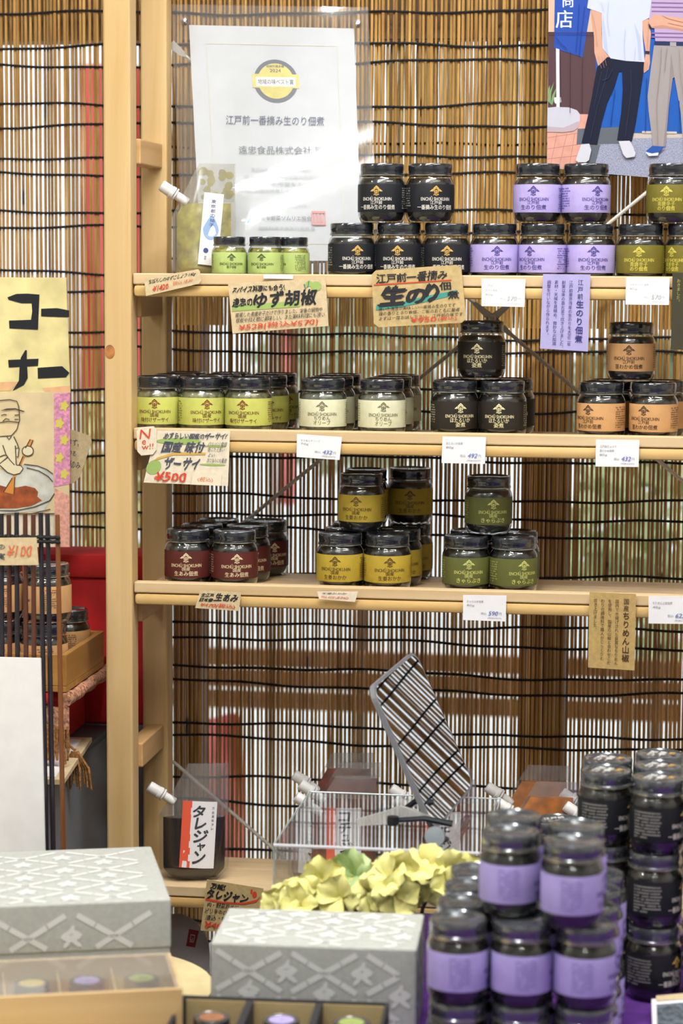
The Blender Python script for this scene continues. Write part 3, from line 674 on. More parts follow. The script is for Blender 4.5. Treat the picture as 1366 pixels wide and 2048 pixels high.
hand(s, 'lettering', I_slate, [('めずらしい国産のザーサイ!', .12, .84, .96, .96), ('国産 味付', .14, .58, .68, .80), ('ザーサイ', .20, .26, .64, .50)], .008, .03)
hand(s, 'small_print', I_slate, [('パリパリ食感', .72, .72, .97, .80), ('歯ごたえ良い', .73, .62, .94, .70), ('よい', .73, .52, .82, .59), ('おつまみにも最適', .73, .42, .97, .50)], .004, 0)
hand(s, 'price', I_red, [('¥500', .12, .04, .50, .22)], .008, .02); s.put('price_patch', mat('patch_cream', (232, 218, 192), .8), [quad(.57, .0, .92, .19)]); hand(s, 'tax_note', I_org, [('(税込)', .64, .05, .82, .15)], .005, 0)
s = sheet_px(((273, 855), (313, 852), (313, 908), (275, 912)), -.0105, 'new_tag', M_cream, 'small cream tag with red New lettering over the corner of the pickle sign', 'tag', outline=[(.2, 0), (.8, 0), (1, .16), (1, .86), (.86, 1), (.2, 1), (0, .88), (0, .16)])
s.put('lettering', I_red, [fit('N', .16, .58, .68, .92, .0, .2, .01), fit('e', .26, .38, .46, .54, 0, .1), fit('w!!', .24, .20, .84, .40, 0, .1)])
s = sheet_px(((401, 1180), (482, 1185), (478, 1222), (390, 1216)), -.008, 'price_card', M_kraft2, 'small kraft price card with black and red lettering under the maroon jars', 'price card')
hand(s, 'lettering', I_blk, [('生江戸', .06, .64, .36, .86), ('日本橋', .06, .38, .36, .60), ('生あみ', .40, .46, .95, .90)], .01, .03); hand(s, 'price', I_red, [('¥470(税込)', .10, .06, .90, .34)], .01, .012)
s = sheet_px(((634, 1183), (716, 1183), (710, 1204), (638, 1198)), -.008, 'price_card', M_cream, 'low cream price card folded over the rail under the mustard jars', 'price card')
hand(s, 'lettering', I_slate, [('生姜おかか', .12, .66, .74, .9)], .01, .0); hand(s, 'price', I_red, [('税込 ¥500 (本体463)', .08, .12, .80, .5)], .01, 0)
s = sheet_px(((414, 1759), (527, 1777), (516, 1868), (401, 1861)), -.008, 'kraft_sign', M_kraft, 'kraft sign with bold black lettering over red stroke hanging from the lowest shelf', 'sign')
s.put('red_stroke', mat('ink_red', (206, 66, 38)), [poly([(.02, .60), (.3, .57), (.7, .60), (.9, .68), (.97, .82), (.9, .74), (.7, .64), (.3, .61), (.02, .65)]), disc(.86, .84, .04, .07), disc(.80, .9, .02, .05)])
hand(s, 'lettering', I_blk, [('万能!', .08, .84, .34, .96), ('タレジャン', .03, .62, .76, .84)], .01, .05); hand(s, 'small_print', I_blk, [('肉・野菜炒めに', .06, .48, .62, .58), ('ピリ辛のひとさじ', .04, .35, .66, .45), ('漬込・味付け', .06, .22, .62, .32)], .006, .012)
hand(s, 'price', I_red, [('¥467', .06, .06, .46, .19)], .01, .03)
# white price cards
def card(px, label, lines, price, hw=None, z=-.006, gr='white price cards'):
    s = sheet_px(px, z, 'price_card', M_paper, label, 'price card', gr); it = []
    for i, t in enumerate(lines): it.append(fit(t, .09, .70-.16*i, .09+min(.052*len(t)+.02, .6), .80-.16*i, .0))
    s.put('lettering', I_grey, it+[fit('税込', .42, .24, .55, .34), fit('円', .84, .24, .90, .34), fit('(税抜'+price[1]+'円)', .58, .08, .90, .15)])
    s.put('price', I_blue, [fit(price[0], .60, .22, .82, .38, .012, .15)])
I_grey, I_blue = mat('ink_faded', (196, 197, 202), .7), mat('ink_faded_blue', (190, 194, 206), .7)
card(((963, 557), (1051, 558), (1049, 614), (963, 612)), 'white price card under the lilac jars on the top shelf', ('江戸前', '生のり佃煮', '80g'), ('570', '528'))
card(((1252, 555), (1339, 556), (1338, 610), (1251, 609)), 'white price card under the olive jars on the top shelf', ('青唐辛子のり佃煮', '80g'), ('570', '528'))
I_grey, I_blue = MATS['ink_grey'], mat('ink_soft_blue', (96, 116, 186), .7)
card(((594, 868), (684, 874), (679, 920), (593, 914)), 'white price card under the cream-label jars', ('ちりめんオリーブ', '70g'), ('432', '400'))
card(((885, 873), (972, 874), (970, 928), (883, 926)), 'white price card under the brown-black-label jars', ('ほたるいか姿煮', '80g'), ('492', '456'))
card(((1192, 879), (1279, 880), (1277, 934), (1191, 933)), 'white price card under the orange-label jars', ('江戸前りょうり', '茎わかめ佃煮', '80g'), ('432', '400'))
card(((926, 1190), (1013, 1191), (1011, 1243), (926, 1240)), 'white price card under the green-label jars', ('きゃらぶき佃煮', '80g'), ('590', '546'))
card(((1297, 1192), (1388, 1193), (1387, 1248), (1297, 1247)), 'white price card at the picture edge of the third shelf', ('ちりめん山椒佃煮', '40g'), ('622', '576'))
s = sheet_px(((527, 549), (586, 550), (586, 558), (527, 557)), -.004, 'white_label_strip', M_paper, 'thin white strip stuck to the rail above the citrus sign', 'strip')
# hanging vertical signs
def vsign(px, m, ink, title, cols, label, big=None, z=-.007):
    s = sheet_px(px, z, 'hanging_sign', m, label, 'sign'); it = []
    a, b = title; n = len(a)+len(b)*1.25; top = .94; unit = .84/n
    it.append(column(a, .80, top, .125, top-unit*len(a), .006)); it.append(column(b, .80, top-unit*len(a), .165, top-unit*len(a)-unit*1.25*len(b), .02))
    s.put('title', ink, it)
    s.put('lettering', ink, [column(t, .60-.155*i, .92, .085, .92-.84*(len(t)/15.5)) for i, t in enumerate(cols)])
    # keep glyphs square: columns are laid out in the sheet's own proportions
    return s
_oc = column
def column(t, xc, ytop, size, ybot=None, bold=0, asp=.64):
    v, f = _oc(t, 0, 0, size, (ybot-ytop)/asp if ybot is not None else None, bold)
    return [p2(xc+p[0], ytop+p[1]*asp, getattr(p, 'z', 0)) for p in v], f
vsign(((1086, 548), (1181, 549), (1176, 703), (1080, 697)), mat('lilac_card', (166, 160, 206), .7, noise=(60, .02)), I_pur, ('江戸前', '生のり佃煮'), ('江戸前東京湾産の生のりを大正二年', '創業以来の直火釜で炊き上げました。', '素材・天候を見極め、微妙な火加減', '調整を行いながら作られます。'), 'lilac card with vertical lettering hanging from the top shelf')
vsign(((1179, 1184), (1272, 1188), (1269, 1341), (1176, 1335)), M_kdark, I_brn, ('国産', 'ちりめん山椒'), ('国内で水揚げされた良質なちりめん', 'を使用し、国産の山椒と合わせこだ', 'わりの調味料で職人がじっくりと', '炊き上げました。'), 'gold-brown card with vertical lettering hanging from the third shelf')
vsign(((1345, 545), (1441, 546), (1437, 702), (1341, 699)), mat('dark_olive_card', (52, 48, 28), .7), mat('ink_olive', (170, 160, 70), .7), ('江戸前', '青唐辛子'), ('ぴりりと辛い唐辛子を合わせました', '生のりの香りと共にお楽しみ', 'いただける一品に', 'おきました。'), 'dark olive card with yellow lettering cut by the picture edge under the top shelf')

# ------------------------------------------------------------------ certificate in a leaning acrylic frame
TAU = R_(12); cn = Vector((0, -math.cos(TAU), math.sin(TAU))); cp = P(540, 552, .135)
def CPX(x, y, lift=0): return PN(x, y, cp+cn*lift, cn)
M_acr = clear('acrylic', (.97, .98, .985), 1.49, .045, haze=.06, gain=.36)
M_aedge = clear('acrylic_edge', (.8, .9, .9), 1.5, .1, haze=.5, hazec=(205, 214, 216))
cert = root('certificate_frame', 'award certificate in a clear acrylic frame leaning on the top shelf', 'certificate', CPX(540, 545))
pl = Sheet([CPX(341, 8), CPX(736, 14), CPX(757, 545), CPX(367, 545)], 'acrylic_panel', M_acr, parent=cert, thick=.003)
s = Sheet([CPX(378, 50, -.0045), CPX(708, 57, -.0045), CPX(724, 522, -.0045), CPX(402, 520, -.0045)], 'certificate_paper', mat('certificate_paper', (210, 211, 215), .8, noise=(30, .015)), parent=cert)
s.put('border', mat('cert_border', (216, 213, 200), .8), [quad(.10, .92, .90, .925), quad(.10, .07, .90, .075), quad(.10, .07, .106, .92), quad(.894, .07, .90, .92)], under=s.obj)
cx, cy, rx, ry = .515, .765, .135, .093
ring = [(cx+rx*math.cos(t*.2618/2), cy+ry*math.sin(t*.2618/2)) for t in range(48)]
s.put('seal_ring', mat('seal_slate', (98, 104, 118), .6), [disc(cx, cy, rx, ry, 40)]); s.put('seal_gold', mat('seal_gold', (222, 206, 108), .5, noise=(90, .06)), [disc(cx, cy, rx*.82, ry*.82, 36), poly([(cx-rx*1.05, cy-ry*.32), (cx+rx*1.05, cy-ry*.32), (cx+rx*1.05, cy+ry*.32), (cx-rx*1.05, cy+ry*.32)])])
s.put('seal_band', mat('seal_white', (232, 232, 226), .6), [quad(cx-rx*.9, cy-ry*.26, cx+rx*.9, cy+ry*.18)])
I_pale = mat('ink_pale', (120, 124, 136), .7); I_paler = mat('ink_paler', (172, 176, 186), .7); I_cert = mat('ink_cert', (84, 90, 116), .7)
s.put('seal_lettering', I_cert, [fit('地域の味ベスト賞', cx-rx*.8, cy-ry*.16, cx+rx*.8, cy+ry*.08), fit('2024', cx-rx*.25, cy+ry*.40, cx+rx*.25, cy+ry*.56), fit('調味料選手権', cx-rx*.4, cy+ry*.62, cx+rx*.4, cy+ry*.74)])
s.put('lettering', I_cert, [fit('江戸前一番摘み生のり佃煮', .20, .575, .80, .615, 0, .1)])
s.put('addressee', I_pale, [fit('遠忠食品株式会社 殿', .27, .45, .79, .485)])
s.put('small_print', I_paler, [fit('貴品は第三回調味料選手権に', .34, .375, .70, .392), fit('おいて優秀な成績を収められました', .30, .345, .78, .362), fit('ここにその栄誉をたたえ', .30, .315, .74, .332), fit('今後の発展を祈念してこれを賞します', .26, .285, .80, .302), fit('2024年10月20日', .40, .225, .67, .24), fit('調味料選手権実行委員会', .37, .128, .72, .143)])
s.put('issuer', I_pale, [fit('日本野菜ソムリエ協会', .39, .168, .70, .188)])
s.put('logo_blue', mat('logo_blue', (120, 180, 214), .7), [poly([(.30, .16), (.33, .19), (.335, .175), (.32, .16)])]); s.put('logo_coral', mat('logo_coral', (224, 150, 140), .7), [poly([(.34, .185), (.37, .20), (.36, .18), (.345, .175)]), poly([(.34, .17), (.37, .155), (.35, .165)])])
s.put('red_seal', mat('seal_red', (226, 150, 150), .7), [stroke([(.705, .155), (.785, .155), (.785, .205), (.705, .205), (.705, .155)], .01)]+[quad(.715+.022*i, .162, .727+.022*i, .198) for i in range(3)])
M_bolt = mat('standoff_steel', (190, 192, 196), .2, metal=1)
for x, y in ((369, 42), (716, 47), (386, 533), (735, 530)):
    c = CPX(x, y, .0005); mb = MB().lathe([(.0045, -.008), (.0045, .004), (.0036, .0062), (.001, .0066)], 16); q = cn.to_track_quat('Z', 'Y'); mb.v = [tuple(c+q @ Vector(p)) for p in mb.v]; mb.build('standoff', M_bolt, cert, True)

# ------------------------------------------------------------------ poster (a flat photo print) on the blind
PY = .2135
def pp(x, y): return (1060+x/4.464, y/4.464)
poster = Sheet([P(*pp(176, -820), PY), P(*pp(1900, -820), PY), P(*pp(1900, 1660), PY), P(*pp(150, 1495), PY)], 'photo_poster', mat('poster_base', (186, 176, 168), .55), 'large photo poster of two standing people beside a blue flag behind the top shelf', 'poster', thick=.0012)
poster.step = .00006
def uv(pts):
    """crop pixels to sheet (u, v) by intersecting with the sheet's own corners"""
    o = []
    tl, tr, br, bl = poster.q
    for xy in pts:
        x, y = xy; p = P(*pp(x, y), PY); u = .5; v = .5
        for _ in range(12):
            e = poster.at(u, v)-p; a = poster.at(u+1e-3, v)-poster.at(u, v); b = poster.at(u, v+1e-3)-poster.at(u, v)
            det = a.x*b.z-a.z*b.x; du = (e.x*b.z-e.z*b.x)/det; dv = (a.x*e.z-a.z*e.x)/det; u -= du*1e-3; v -= dv*1e-3
        o.append(p2(u, v, getattr(xy, 'z', 0)))
    return o
def pr_(name, rgb, *polys, **k):
    kk = 'poster_%s' % name
    for p in polys: poster.put(name, mat(kk, rgb, .85, spec=.15, **k), [poly(uv(p))])
pr_('printed_wall', (198, 170, 152), [(165, -800), (700, -800), (700, 285), (165, 285)])
pr_('printed_door', (82, 62, 66), [(163, 285), (620, 285), (620, 1020), (160, 1020)])
pr_('printed_paving', (206, 152, 138), [(158, 1020), (640, 1020), (640, 1520), (152, 1490)], noise=(60, .05))
poster.put('paving_lines', mat('poster_lines', (160, 112, 104), .6), [stroke(uv(a), .0022) for a in ([(158, 1230), (420, 1190)], [(155, 1330), (430, 1290)], [(155, 1420), (420, 1390)], [(240, 1200), (180, 1490)], [(330, 1190), (260, 1490)], [(400, 1190), (350, 1490)])])
pr_('printed_curtain', (36, 86, 168), [(560, -800), (1890, -800), (1890, 1200), (600, 1180)])
pr_('printed_ground', (140, 144, 166), [(610, 1240), (1895, 1220), (1895, 1650), (580, 1545)], noise=(900, .25))
pr_('printed_kerb', (92, 98, 108), [(425, 1150), (800, 1135), (800, 1285), (415, 1290)], [(540, 1290), (630, 1290), (565, 1530), (440, 1500)])
pr_('printed_sill', (190, 180, 172), [(1000, 1170), (1310, 1175), (1310, 1195), (1000, 1190)])
pr_('printed_flag', (44, 76, 160), [(232, -800), (600, -800), (545, 60), (470, 512), (215, 430)])
def up_(t, *b_): v, f = fit(t, *b_, .012); return uv(v), f
poster.put('flag_lettering', mat('poster_white', (226, 228, 236), .85), [up_('店', 230, 250, 382, 92), up_('商', 285, 66, 392, -90), up_('個', 300, -110, 400, -260)])
pr_('printed_plant', (120, 150, 104), [(160, 900), (175, 820), (215, 730), (190, 830), (185, 930)], [(185, 930), (200, 850), (238, 780), (215, 880), (200, 940)], [(160, 800), (178, 760), (180, 860), (165, 900)])
pr_('printed_pole', (214, 216, 226), [(232, 432), (262, 440), (266, 960), (236, 960)], [(216, 870), (275, 868), (280, 910), (262, 925), (225, 925), (216, 905)])
pr_('printed_base', (188, 188, 202), [(156, 962), (230, 955), (350, 960), (420, 985), (446, 1020), (446, 1080), (430, 1140), (390, 1170), (300, 1182), (154, 1178)])
pr_('printed_base_shade', (176, 160, 172), [(155, 1130), (300, 1140), (440, 1080), (430, 1140), (390, 1170), (300, 1182), (154, 1178)])
SK = (196, 152, 132)
pr_('printed_skin', SK, [(545, 80), (640, 105), (640, 300), (650, 430), (690, 490), (720, 525), (690, 600), (650, 620), (605, 580), (575, 470), (572, 330)], [(1000, 180), (1060, 170), (1080, 300), (1068, 440), (1072, 560), (1060, 620), (1018, 655), (1012, 600), (1034, 470), (1012, 330)],
    [(690, -560), (760, -620), (860, -620), (900, -540), (880, -400), (840, -330), (840, -260), (740, -260), (740, -330), (705, -400)], [(1330, -500), (1400, -560), (1500, -550), (1540, -470), (1520, -340), (1480, -280), (1480, -200), (1390, -200), (1390, -280), (1350, -340)])
pr_('printed_hair', (34, 30, 32), [(680, -520), (700, -640), (800, -690), (900, -640), (915, -500), (880, -570), (760, -580), (700, -540)], [(1320, -470), (1340, -580), (1440, -620), (1540, -570), (1555, -440), (1520, -520), (1400, -530), (1345, -480)])
pr_('printed_trousers', (30, 34, 52), [(600, 600), (690, 510), (1020, 545), (1012, 650), (975, 900), (945, 1100), (910, 1262), (778, 1250), (815, 1000), (828, 800), (822, 640), (795, 640), (750, 790), (690, 920), (640, 1100), (600, 1290), (460, 1280), (525, 1000), (555, 850), (580, 700)])
pr_('printed_shirt', (188, 196, 222), [(560, -200), (740, -270), (860, -270), (1040, -210), (1100, -40), (1085, 150), (1003, 190), (1006, 330), (1024, 555), (860, 545), (720, 522), (648, 430), (642, 250), (640, 118), (510, 72), (530, -60)])
pr_('printed_shirt_fold', (170, 180, 210), [(650, 120), (680, 300), (700, 500), (660, 430), (645, 250)], [(930, 200), (960, 380), (970, 540), (1000, 545), (985, 330)])
pr_('printed_slacks', (150, 143, 144), [(1108, 405), (1900, 425), (1885, 1300), (1366, 1290), (1345, 1000), (1290, 690), (1275, 690), (1240, 950), (1210, 1310), (1098, 1302), (1060, 1000), (1050, 860), (1078, 620)])
pr_('printed_slacks_fold', (134, 126, 128), [(1260, 480), (1290, 690), (1275, 700), (1240, 950), (1210, 1310), (1190, 1308), (1230, 900)])
pr_('printed_polo', (172, 150, 184), [(1110, -120), (1390, -210), (1490, -210), (1800, -110), (1850, 380), (1120, 372), (1110, 250), (1062, 175), (1085, 0)])
poster.put('polo_stripe', mat('poster_stripe', (112, 84, 142), .6), [poly(uv([(1085, y), (1850, y+14), (1850, y+26), (1085, y+14)])) for y in (-60, -20, 20, 58, 96, 290, 325)])
pr_('printed_forearm', SK, [(1052, 195), (1110, 130), (1180, 140), (1366, 165), (1700, 190), (1720, 280), (1366, 280), (1230, 255), (1090, 252)])
pr_('forearm_shade', (178, 130, 112), [(1090, 252), (1230, 255), (1366, 280), (1366, 262), (1240, 236), (1180, 225), (1080, 240)])
pr_('printed_belt', (40, 52, 84), [(1112, 368), (1850, 385), (1850, 425), (1112, 404)])
pr_('printed_buckle', (150, 150, 158), [(1250, 376), (1305, 378), (1305, 416), (1250, 414)])
pr_('printed_watch', (50, 46, 50), [(1030, 455), (1068, 458), (1066, 484), (1030, 478)], [(1052, 220), (1064, 215), (1085, 255), (1070, 262)])
def pl_(name, rgb, w_, *lines):
    for l in lines: poster.put(name, mat('poster_'+name, rgb, .85, spec=.15), [stroke(uv(l), w_)])
pl_('finger_lines', (170, 122, 104), .0016, [(612, 500), (620, 560), (640, 612)], [(640, 500), (648, 550), (664, 606)], [(664, 490), (672, 540), (684, 590)], [(1030, 560), (1024, 610), (1022, 645)], [(1048, 560), (1044, 610), (1036, 636)])
pl_('forearm_lines', (176, 128, 110), .0018, [(1180, 140), (1240, 170), (1366, 200)], [(1230, 205), (1300, 222), (1400, 240)], [(560, 130), (590, 280), (600, 420)], [(1062, 200), (1052, 330), (1046, 440)])
pl_('trouser_folds', (48, 52, 76), .003, [(700, 600), (660, 760), (600, 960), (540, 1240)], [(640, 640), (610, 780), (570, 960)], [(900, 620), (905, 800), (880, 1000), (850, 1230)], [(740, 620), (700, 700), (650, 720)])
pl_('curtain_folds', (26, 66, 140), .004, [(1040, 700), (1030, 1180)], [(760, 800), (720, 1120)], [(1330, 900), (1340, 1180)])
pl_('door_boards', (62, 46, 50), .0025, [(270, 480), (272, 950)], [(360, 460), (358, 1010)], [(470, 520), (465, 1010)], [(160, 298), (560, 298)])
pl_('flag_folds', (34, 58, 134), .003, [(440, 40), (425, 300), (410, 470)], [(490, 60), (455, 320), (440, 500)], [(226, 330), (330, 440)])
pl_('shirt_folds', (176, 186, 216), .0022, [(700, 20), (690, 160), (710, 320)], [(850, 260), (840, 420), (850, 530)], [(940, 420), (930, 540)], [(640, 20), (660, 100)])
pl_('slacks_folds', (138, 130, 132), .003, [(1170, 430), (1160, 620), (1130, 900), (1140, 1290)], [(1220, 430), (1200, 640)], [(1330, 440), (1345, 700), (1390, 1000)])
pr_('printed_shoe', (198, 200, 212), [(458, 1290), (530, 1284), (548, 1340), (528, 1430), (500, 1450), (430, 1450), (408, 1430), (430, 1370)], [(792, 1262), (890, 1258), (920, 1310), (942, 1370), (934, 1400), (860, 1412), (832, 1380)])
pr_('printed_blue_shoe', (44, 82, 160), [(1034, 1352), (1090, 1304), (1205, 1310), (1150, 1360), (1090, 1372)], [(1366, 1300), (1500, 1300), (1480, 1380), (1400, 1385)])
pr_('printed_sole', (216, 218, 228), [(1030, 1358), (1090, 1372), (1150, 1362), (1140, 1390), (1060, 1394)])

# ================================================================== hand-made signs and red display at the post side
SY = .10
sign = root('corner_sign', 'yellow hand-lettered paper sign with a drawing of a masked cook stirring a pot', 'sign', P(70, 1092, SY))
M_yel = mat('pastel_yellow', (234, 222, 160), .85, noise=(22, .08))
bd = Sheet([P(-110, 555, SY+.003), P(133, 555, SY+.003), P(139, 1094, SY+.003), P(-110, 1094, SY+.003)], 'backing_board', M_cream, parent=sign, thick=.004, outline=[(0, 0), (1, 0), (1, 1), (0, 1)])
up = Sheet([P(-110, 553, SY), P(132, 556, SY), P(141, 786, SY), P(-110, 786, SY)], 'yellow_paper', M_yel, parent=sign)
def q7(x, y): return (x/3.9375, 540+y/3.9375)
def inuv(sh, pts, f, Y):
    o = []
    for x, y in pts:
        p = P(*f(x, y), Y); u = v = .5
        for _ in range(8):
            e = sh.at(u, v)-p; a = sh.at(u+1e-3, v)-sh.at(u, v); b = sh.at(u, v+1e-3)-sh.at(u, v)
            det = a.x*b.z-a.z*b.x; u -= (e.x*b.z-e.z*b.x)/det*1e-3; v -= (a.x*e.z-a.z*e.x)/det*1e-3
        o.append((u, v))
    return o
K = lambda *pl: [poly(inuv(up, p, q7, SY)) for p in pl]
up.put('pastel_blush', mat('pastel_peach', (236, 186, 140), .85, noise=(30, .08)), K([(-300, 890), (150, 880), (80, 950), (-300, 960)], [(330, 930), (550, 910), (552, 965), (360, 968)]))
up.put('lettering', mat('poster_ink', (22, 25, 34), .5), K([(60, 215), (130, 188), (220, 186), (312, 193), (306, 330), (300, 470), (75, 460), (72, 398), (245, 392), (255, 325), (250, 262), (170, 262), (70, 235)],
       [(325, 305), (450, 300), (545, 318), (545, 372), (450, 370), (325, 365)], [(65, 708), (305, 698), (300, 755), (70, 768)],
       [(200, 630), (213, 632), (213, 720), (220, 850), (190, 905), (100, 952), (150, 870), (155, 770), (165, 690)], [(297, 770), (490, 757), (548, 810), (520, 845), (300, 855)]))
ds = Sheet([P(-110, 786, SY-.0006), P(137, 784, SY-.0006), P(139, 1026, SY-.0006), P(-110, 1026, SY-.0006)], 'drawing_paper', mat('buff_paper', (226, 206, 164), .85, noise=(40, .04)), parent=sign)
def q8(x, y): return (x/6.4, 740+y/6.4)
D = lambda pts: inuv(ds, pts, q8, SY-.0006)
ds.put('pot_wash', mat('wash_grey', (206, 208, 196), .85, noise=(60, .08)), [poly(D([(-500, 1300), (150, 1290), (310, 1205), (480, 1225), (600, 1270), (680, 1330), (690, 1600), (560, 1800), (0, 1840), (-500, 1840)]))])
ds.put('coat_wash', mat('wash_cream', (232, 220, 186), .85), [poly(D([(-200, 850), (180, 850), (240, 1000), (210, 1220), (-200, 1300)]))])
ds.put('stew', mat('stew_brown', (150, 76, 38), .8, noise=(70, .18)), [poly(D([(-400, 1480), (0, 1475), (100, 1500), (230, 1500), (330, 1480), (450, 1510), (490, 1560), (480, 1620), (540, 1670), (400, 1740), (200, 1770), (-400, 1780)]))])
ds.put('paddle', mat('paddle_orange', (212, 140, 60), .8), [poly(D([(390, 885), (428, 895), (300, 1150), (240, 1300), (195, 1380), (182, 1590), (50, 1560), (110, 1470), (165, 1370), (235, 1220), (330, 1040)]))])
ds.put('hand', mat('wash_cream', (232, 220, 186)), [poly(D([(360+72*math.cos(t*.4), 1035+64*math.sin(t*.4)) for t in range(16)])), poly(D([(0, 1215), (100, 1310), (180, 1340), (260, 1320), (300, 1260), (270, 1222), (210, 1215), (110, 1130), (0, 1200)]))])
LN = ([(-200, 400), (0, 390), (130, 378), (220, 400), (246, 470), (250, 540)], [(250, 530), (255, 640), (220, 760), (150, 840), (0, 850)], [(0, 672), (120, 655), (250, 672)], [(40, 655), (80, 620), (125, 635)], [(190, 632), (240, 630)], [(20, 580), (60, 568), (90, 574)], [(190, 578), (245, 572)],
      [(180, 850), (220, 930), (245, 1000)], [(40, 960), (80, 1080), (130, 1150), (190, 1215)], [(200, 965), (212, 1210)], [(90, 850), (120, 890), (150, 850)], [(0, 1110), (60, 1085), (105, 1110), (0, 1200)], [(0, 1215), (100, 1310), (180, 1340), (260, 1320), (300, 1260), (270, 1222), (210, 1215)],
      [(310, 1205), (480, 1225), (600, 1270), (680, 1330)], [(345, 1250), (500, 1290), (620, 1360), (680, 1430)], [(700, 1580), (640, 1670), (450, 1750), (200, 1800), (-300, 1790)], [(210, 1000), (250, 1000), (240, 1110), (215, 1110)], [(390, 885), (330, 1000)], [(428, 895), (390, 985)], [(300, 1100), (245, 1225)], [(160, 1380), (50, 1560)], [(195, 1370), (182, 1590)], [(400, 1840), (650, 1780)])
ds.put('outline', mat('pencil_brown', (70, 58, 44), .7), [stroke(D(p), .0075) for p in LN]+[stroke(D([(360+72*math.cos(t*.4), 1035+64*math.sin(t*.4)) for t in range(17)]), .0075)])
ds.put('cap_brim', mat('pencil_brown', (70, 58, 44)), [poly(D([(0, 520), (90, 492), (200, 488), (330, 530), (300, 535), (200, 505), (90, 512)]))])
tp = Sheet([P(108, 787, SY-.0012), P(140, 785, SY-.0012), P(140, 968, SY-.0012), P(108, 974, SY-.0012)], 'floral_tape', mat('tape_pink', (222, 150, 184), .8, noise=(260, .14)), parent=sign)
for i in range(5): tp.put('tape_flower', mat('tape_yellow', (222, 212, 96), .8), [poly([(.35+.3*(i % 2 == 0)+.24*(1+.25*math.cos(5*t))*math.cos(t), .86-.185*i+.05*(1+.25*math.cos(5*t))*math.sin(t)) for t in [k*.314 for k in range(20)]])], lift=.0005)
Sheet([P(109, 976, SY-.0010), P(139, 992, SY-.0010), P(139, 1094, SY-.0010), P(109, 1094, SY-.0010)], 'salmon_tape', mat('tape_salmon', (228, 168, 150), .8, noise=(240, .1)), parent=sign)
s = sheet_px(((120, 852), (187, 866), (167, 966), (120, 968)), SY+.006+.004, 'kraft_note', M_kraft2, 'kraft note with cut corners tucked behind the yellow sign', 'note', outline=[(0, 0), (.55, 0), (.8, .12), (1, .82), (.93, .93), (.1, 1), (0, 1)])
hand(s, 'lettering', I_slate, [('ります。', .10, .70, .62, .82), ('変わる', .10, .50, .55, .62), ('いづのみ', .10, .28, .75, .42)], .01, 0)
MB().box((-.470, SY+.0085, .8848), (-.450, SY+.0185, 1.30), .001).build('support_stick', M_pz, sign)
# red cloth block, grey plinth, cabinet, tray
M_red = mat('red_felt', (190, 34, 36), .9, noise=(14, .10)); M_plinth = mat('grey_panel', (120, 124, 130), .6)
rb = root('red_display_block', 'red cloth covered display block standing behind the wooden tray', 'display block', (-.65, .26, 0))
MB().box((-1.0, .214, 0), (-.318, .300, .78), .003).build('plinth', M_plinth, rb)
MB().box((-1.0, .212, .78), (-.316, .302, .995), .004).build('cloth_body', M_red, rb); MB().box((-1.01, .206, .995), (-.286, .304, 1.030), .006).build('cloth_top', M_red, rb, True)
cb = root('grey_cabinet', 'low grey cabinet under the red stand beside the shelf post', 'cabinet', (-.65, 0, 0))
MB().box((-.95, -.20, 0), (-.366, .200, .772), .003).build('body', M_plinth, cb); MB().box((-.952, -.203, .772), (-.363, .203, .780), .002).build('cabinet_top', mat('grey_dark', (84, 88, 94), .6), cb)
MB().box((-.66, -.203, .05), (-.375, -.200, .75), .001).build('cabinet_door', M_plinth, cb)
st = root('red_stand', 'dark red cloth stand carrying the wooden tray', 'stand', (-.6, .06, .78))
MB().box((-.80, -.095, .7802), (-.404, .20, .868), .004).build('cloth_body', M_red, st, True); MB().box((-.82, -.10, .868), (-.372, .203, .8845), .004).build('stand_top', M_red, st, True)
tr = root('wooden_tray', 'varnished wooden tray holding orange-label jars beside the shelf post', 'tray', (-.55, 0, .885))
M_tray = mat('tray_wood', (176, 128, 62), .45, wood=('Y', (140, 96, 40), 1.1)); M_tray2 = mat('tray_wood_x', (180, 132, 66), .45, wood=('X', (146, 100, 44), 1.1))
MB().box((-.80, -.10, .885), (-.352, .105, .893), .001).build('tray_floor', M_tray2, tr)
for n_, a, b, m_ in (('side_wall', (-.360, -.10, .893), (-.352, .105, .9355), M_tray), ('side_wall', (-.80, -.10, .893), (-.792, .105, .9355), M_tray), ('end_wall', (-.792, -.10, .893), (-.36, -.092, .9355), M_tray2), ('end_wall', (-.792, .097, .893), (-.36, .105, .9355), M_tray2)):
    MB().box(a, b, .001).build(n_, m_, tr)
M_broc = mat('brocade', (150, 108, 84), .7, noise=(220, .5)); M_fr = mat('fringe_gold', (132, 92, 46), .7, noise=(300, .35))
rn = root('brocade_runner', 'patterned brocade runner with gold fringe hanging beside the tray', 'runner', (-.36, 0, .85))
MB().tube([(-.3535, -.105+.3*i/14, .8745+.001*math.sin(i*2)) for i in range(15)], [.0092+.0012*math.sin(i*2.3) for i in range(15)], 10).build('rolled_edge', M_broc, rn, True)
MB().grid(lambda u, v: (-.42+.075*u, -.112-.004*math.sin(u*9), .868-.030*v), 8, 3).build('hanging_end', M_broc, rn, True)
mb = MB()
for i in range(16):
    x = -.418+i*.0047; mb.tube([(x, -.113, .842), (x+.001*math.sin(i*3), -.114, .815), (x+.0015*math.sin(i*5), -.113, .793+.003*math.sin(i*2.2))], [.0021, .0024, .0016], 6)
fo = mb.build('fringe', M_fr, rn, True); fo['kind'] = 'stuff'
cd_ = root('framed_card', 'white card in a tan frame lying flat beside the rods', 'card', (-.39, -.03, .781))
a, b = PZ(184, 1477, .785), PZ(128, 1562, .785)
e = (b-a); f_ = Vector((e.y, -e.x, 0)).normalized()*.11
if f_.x > 0: f_ = -f_
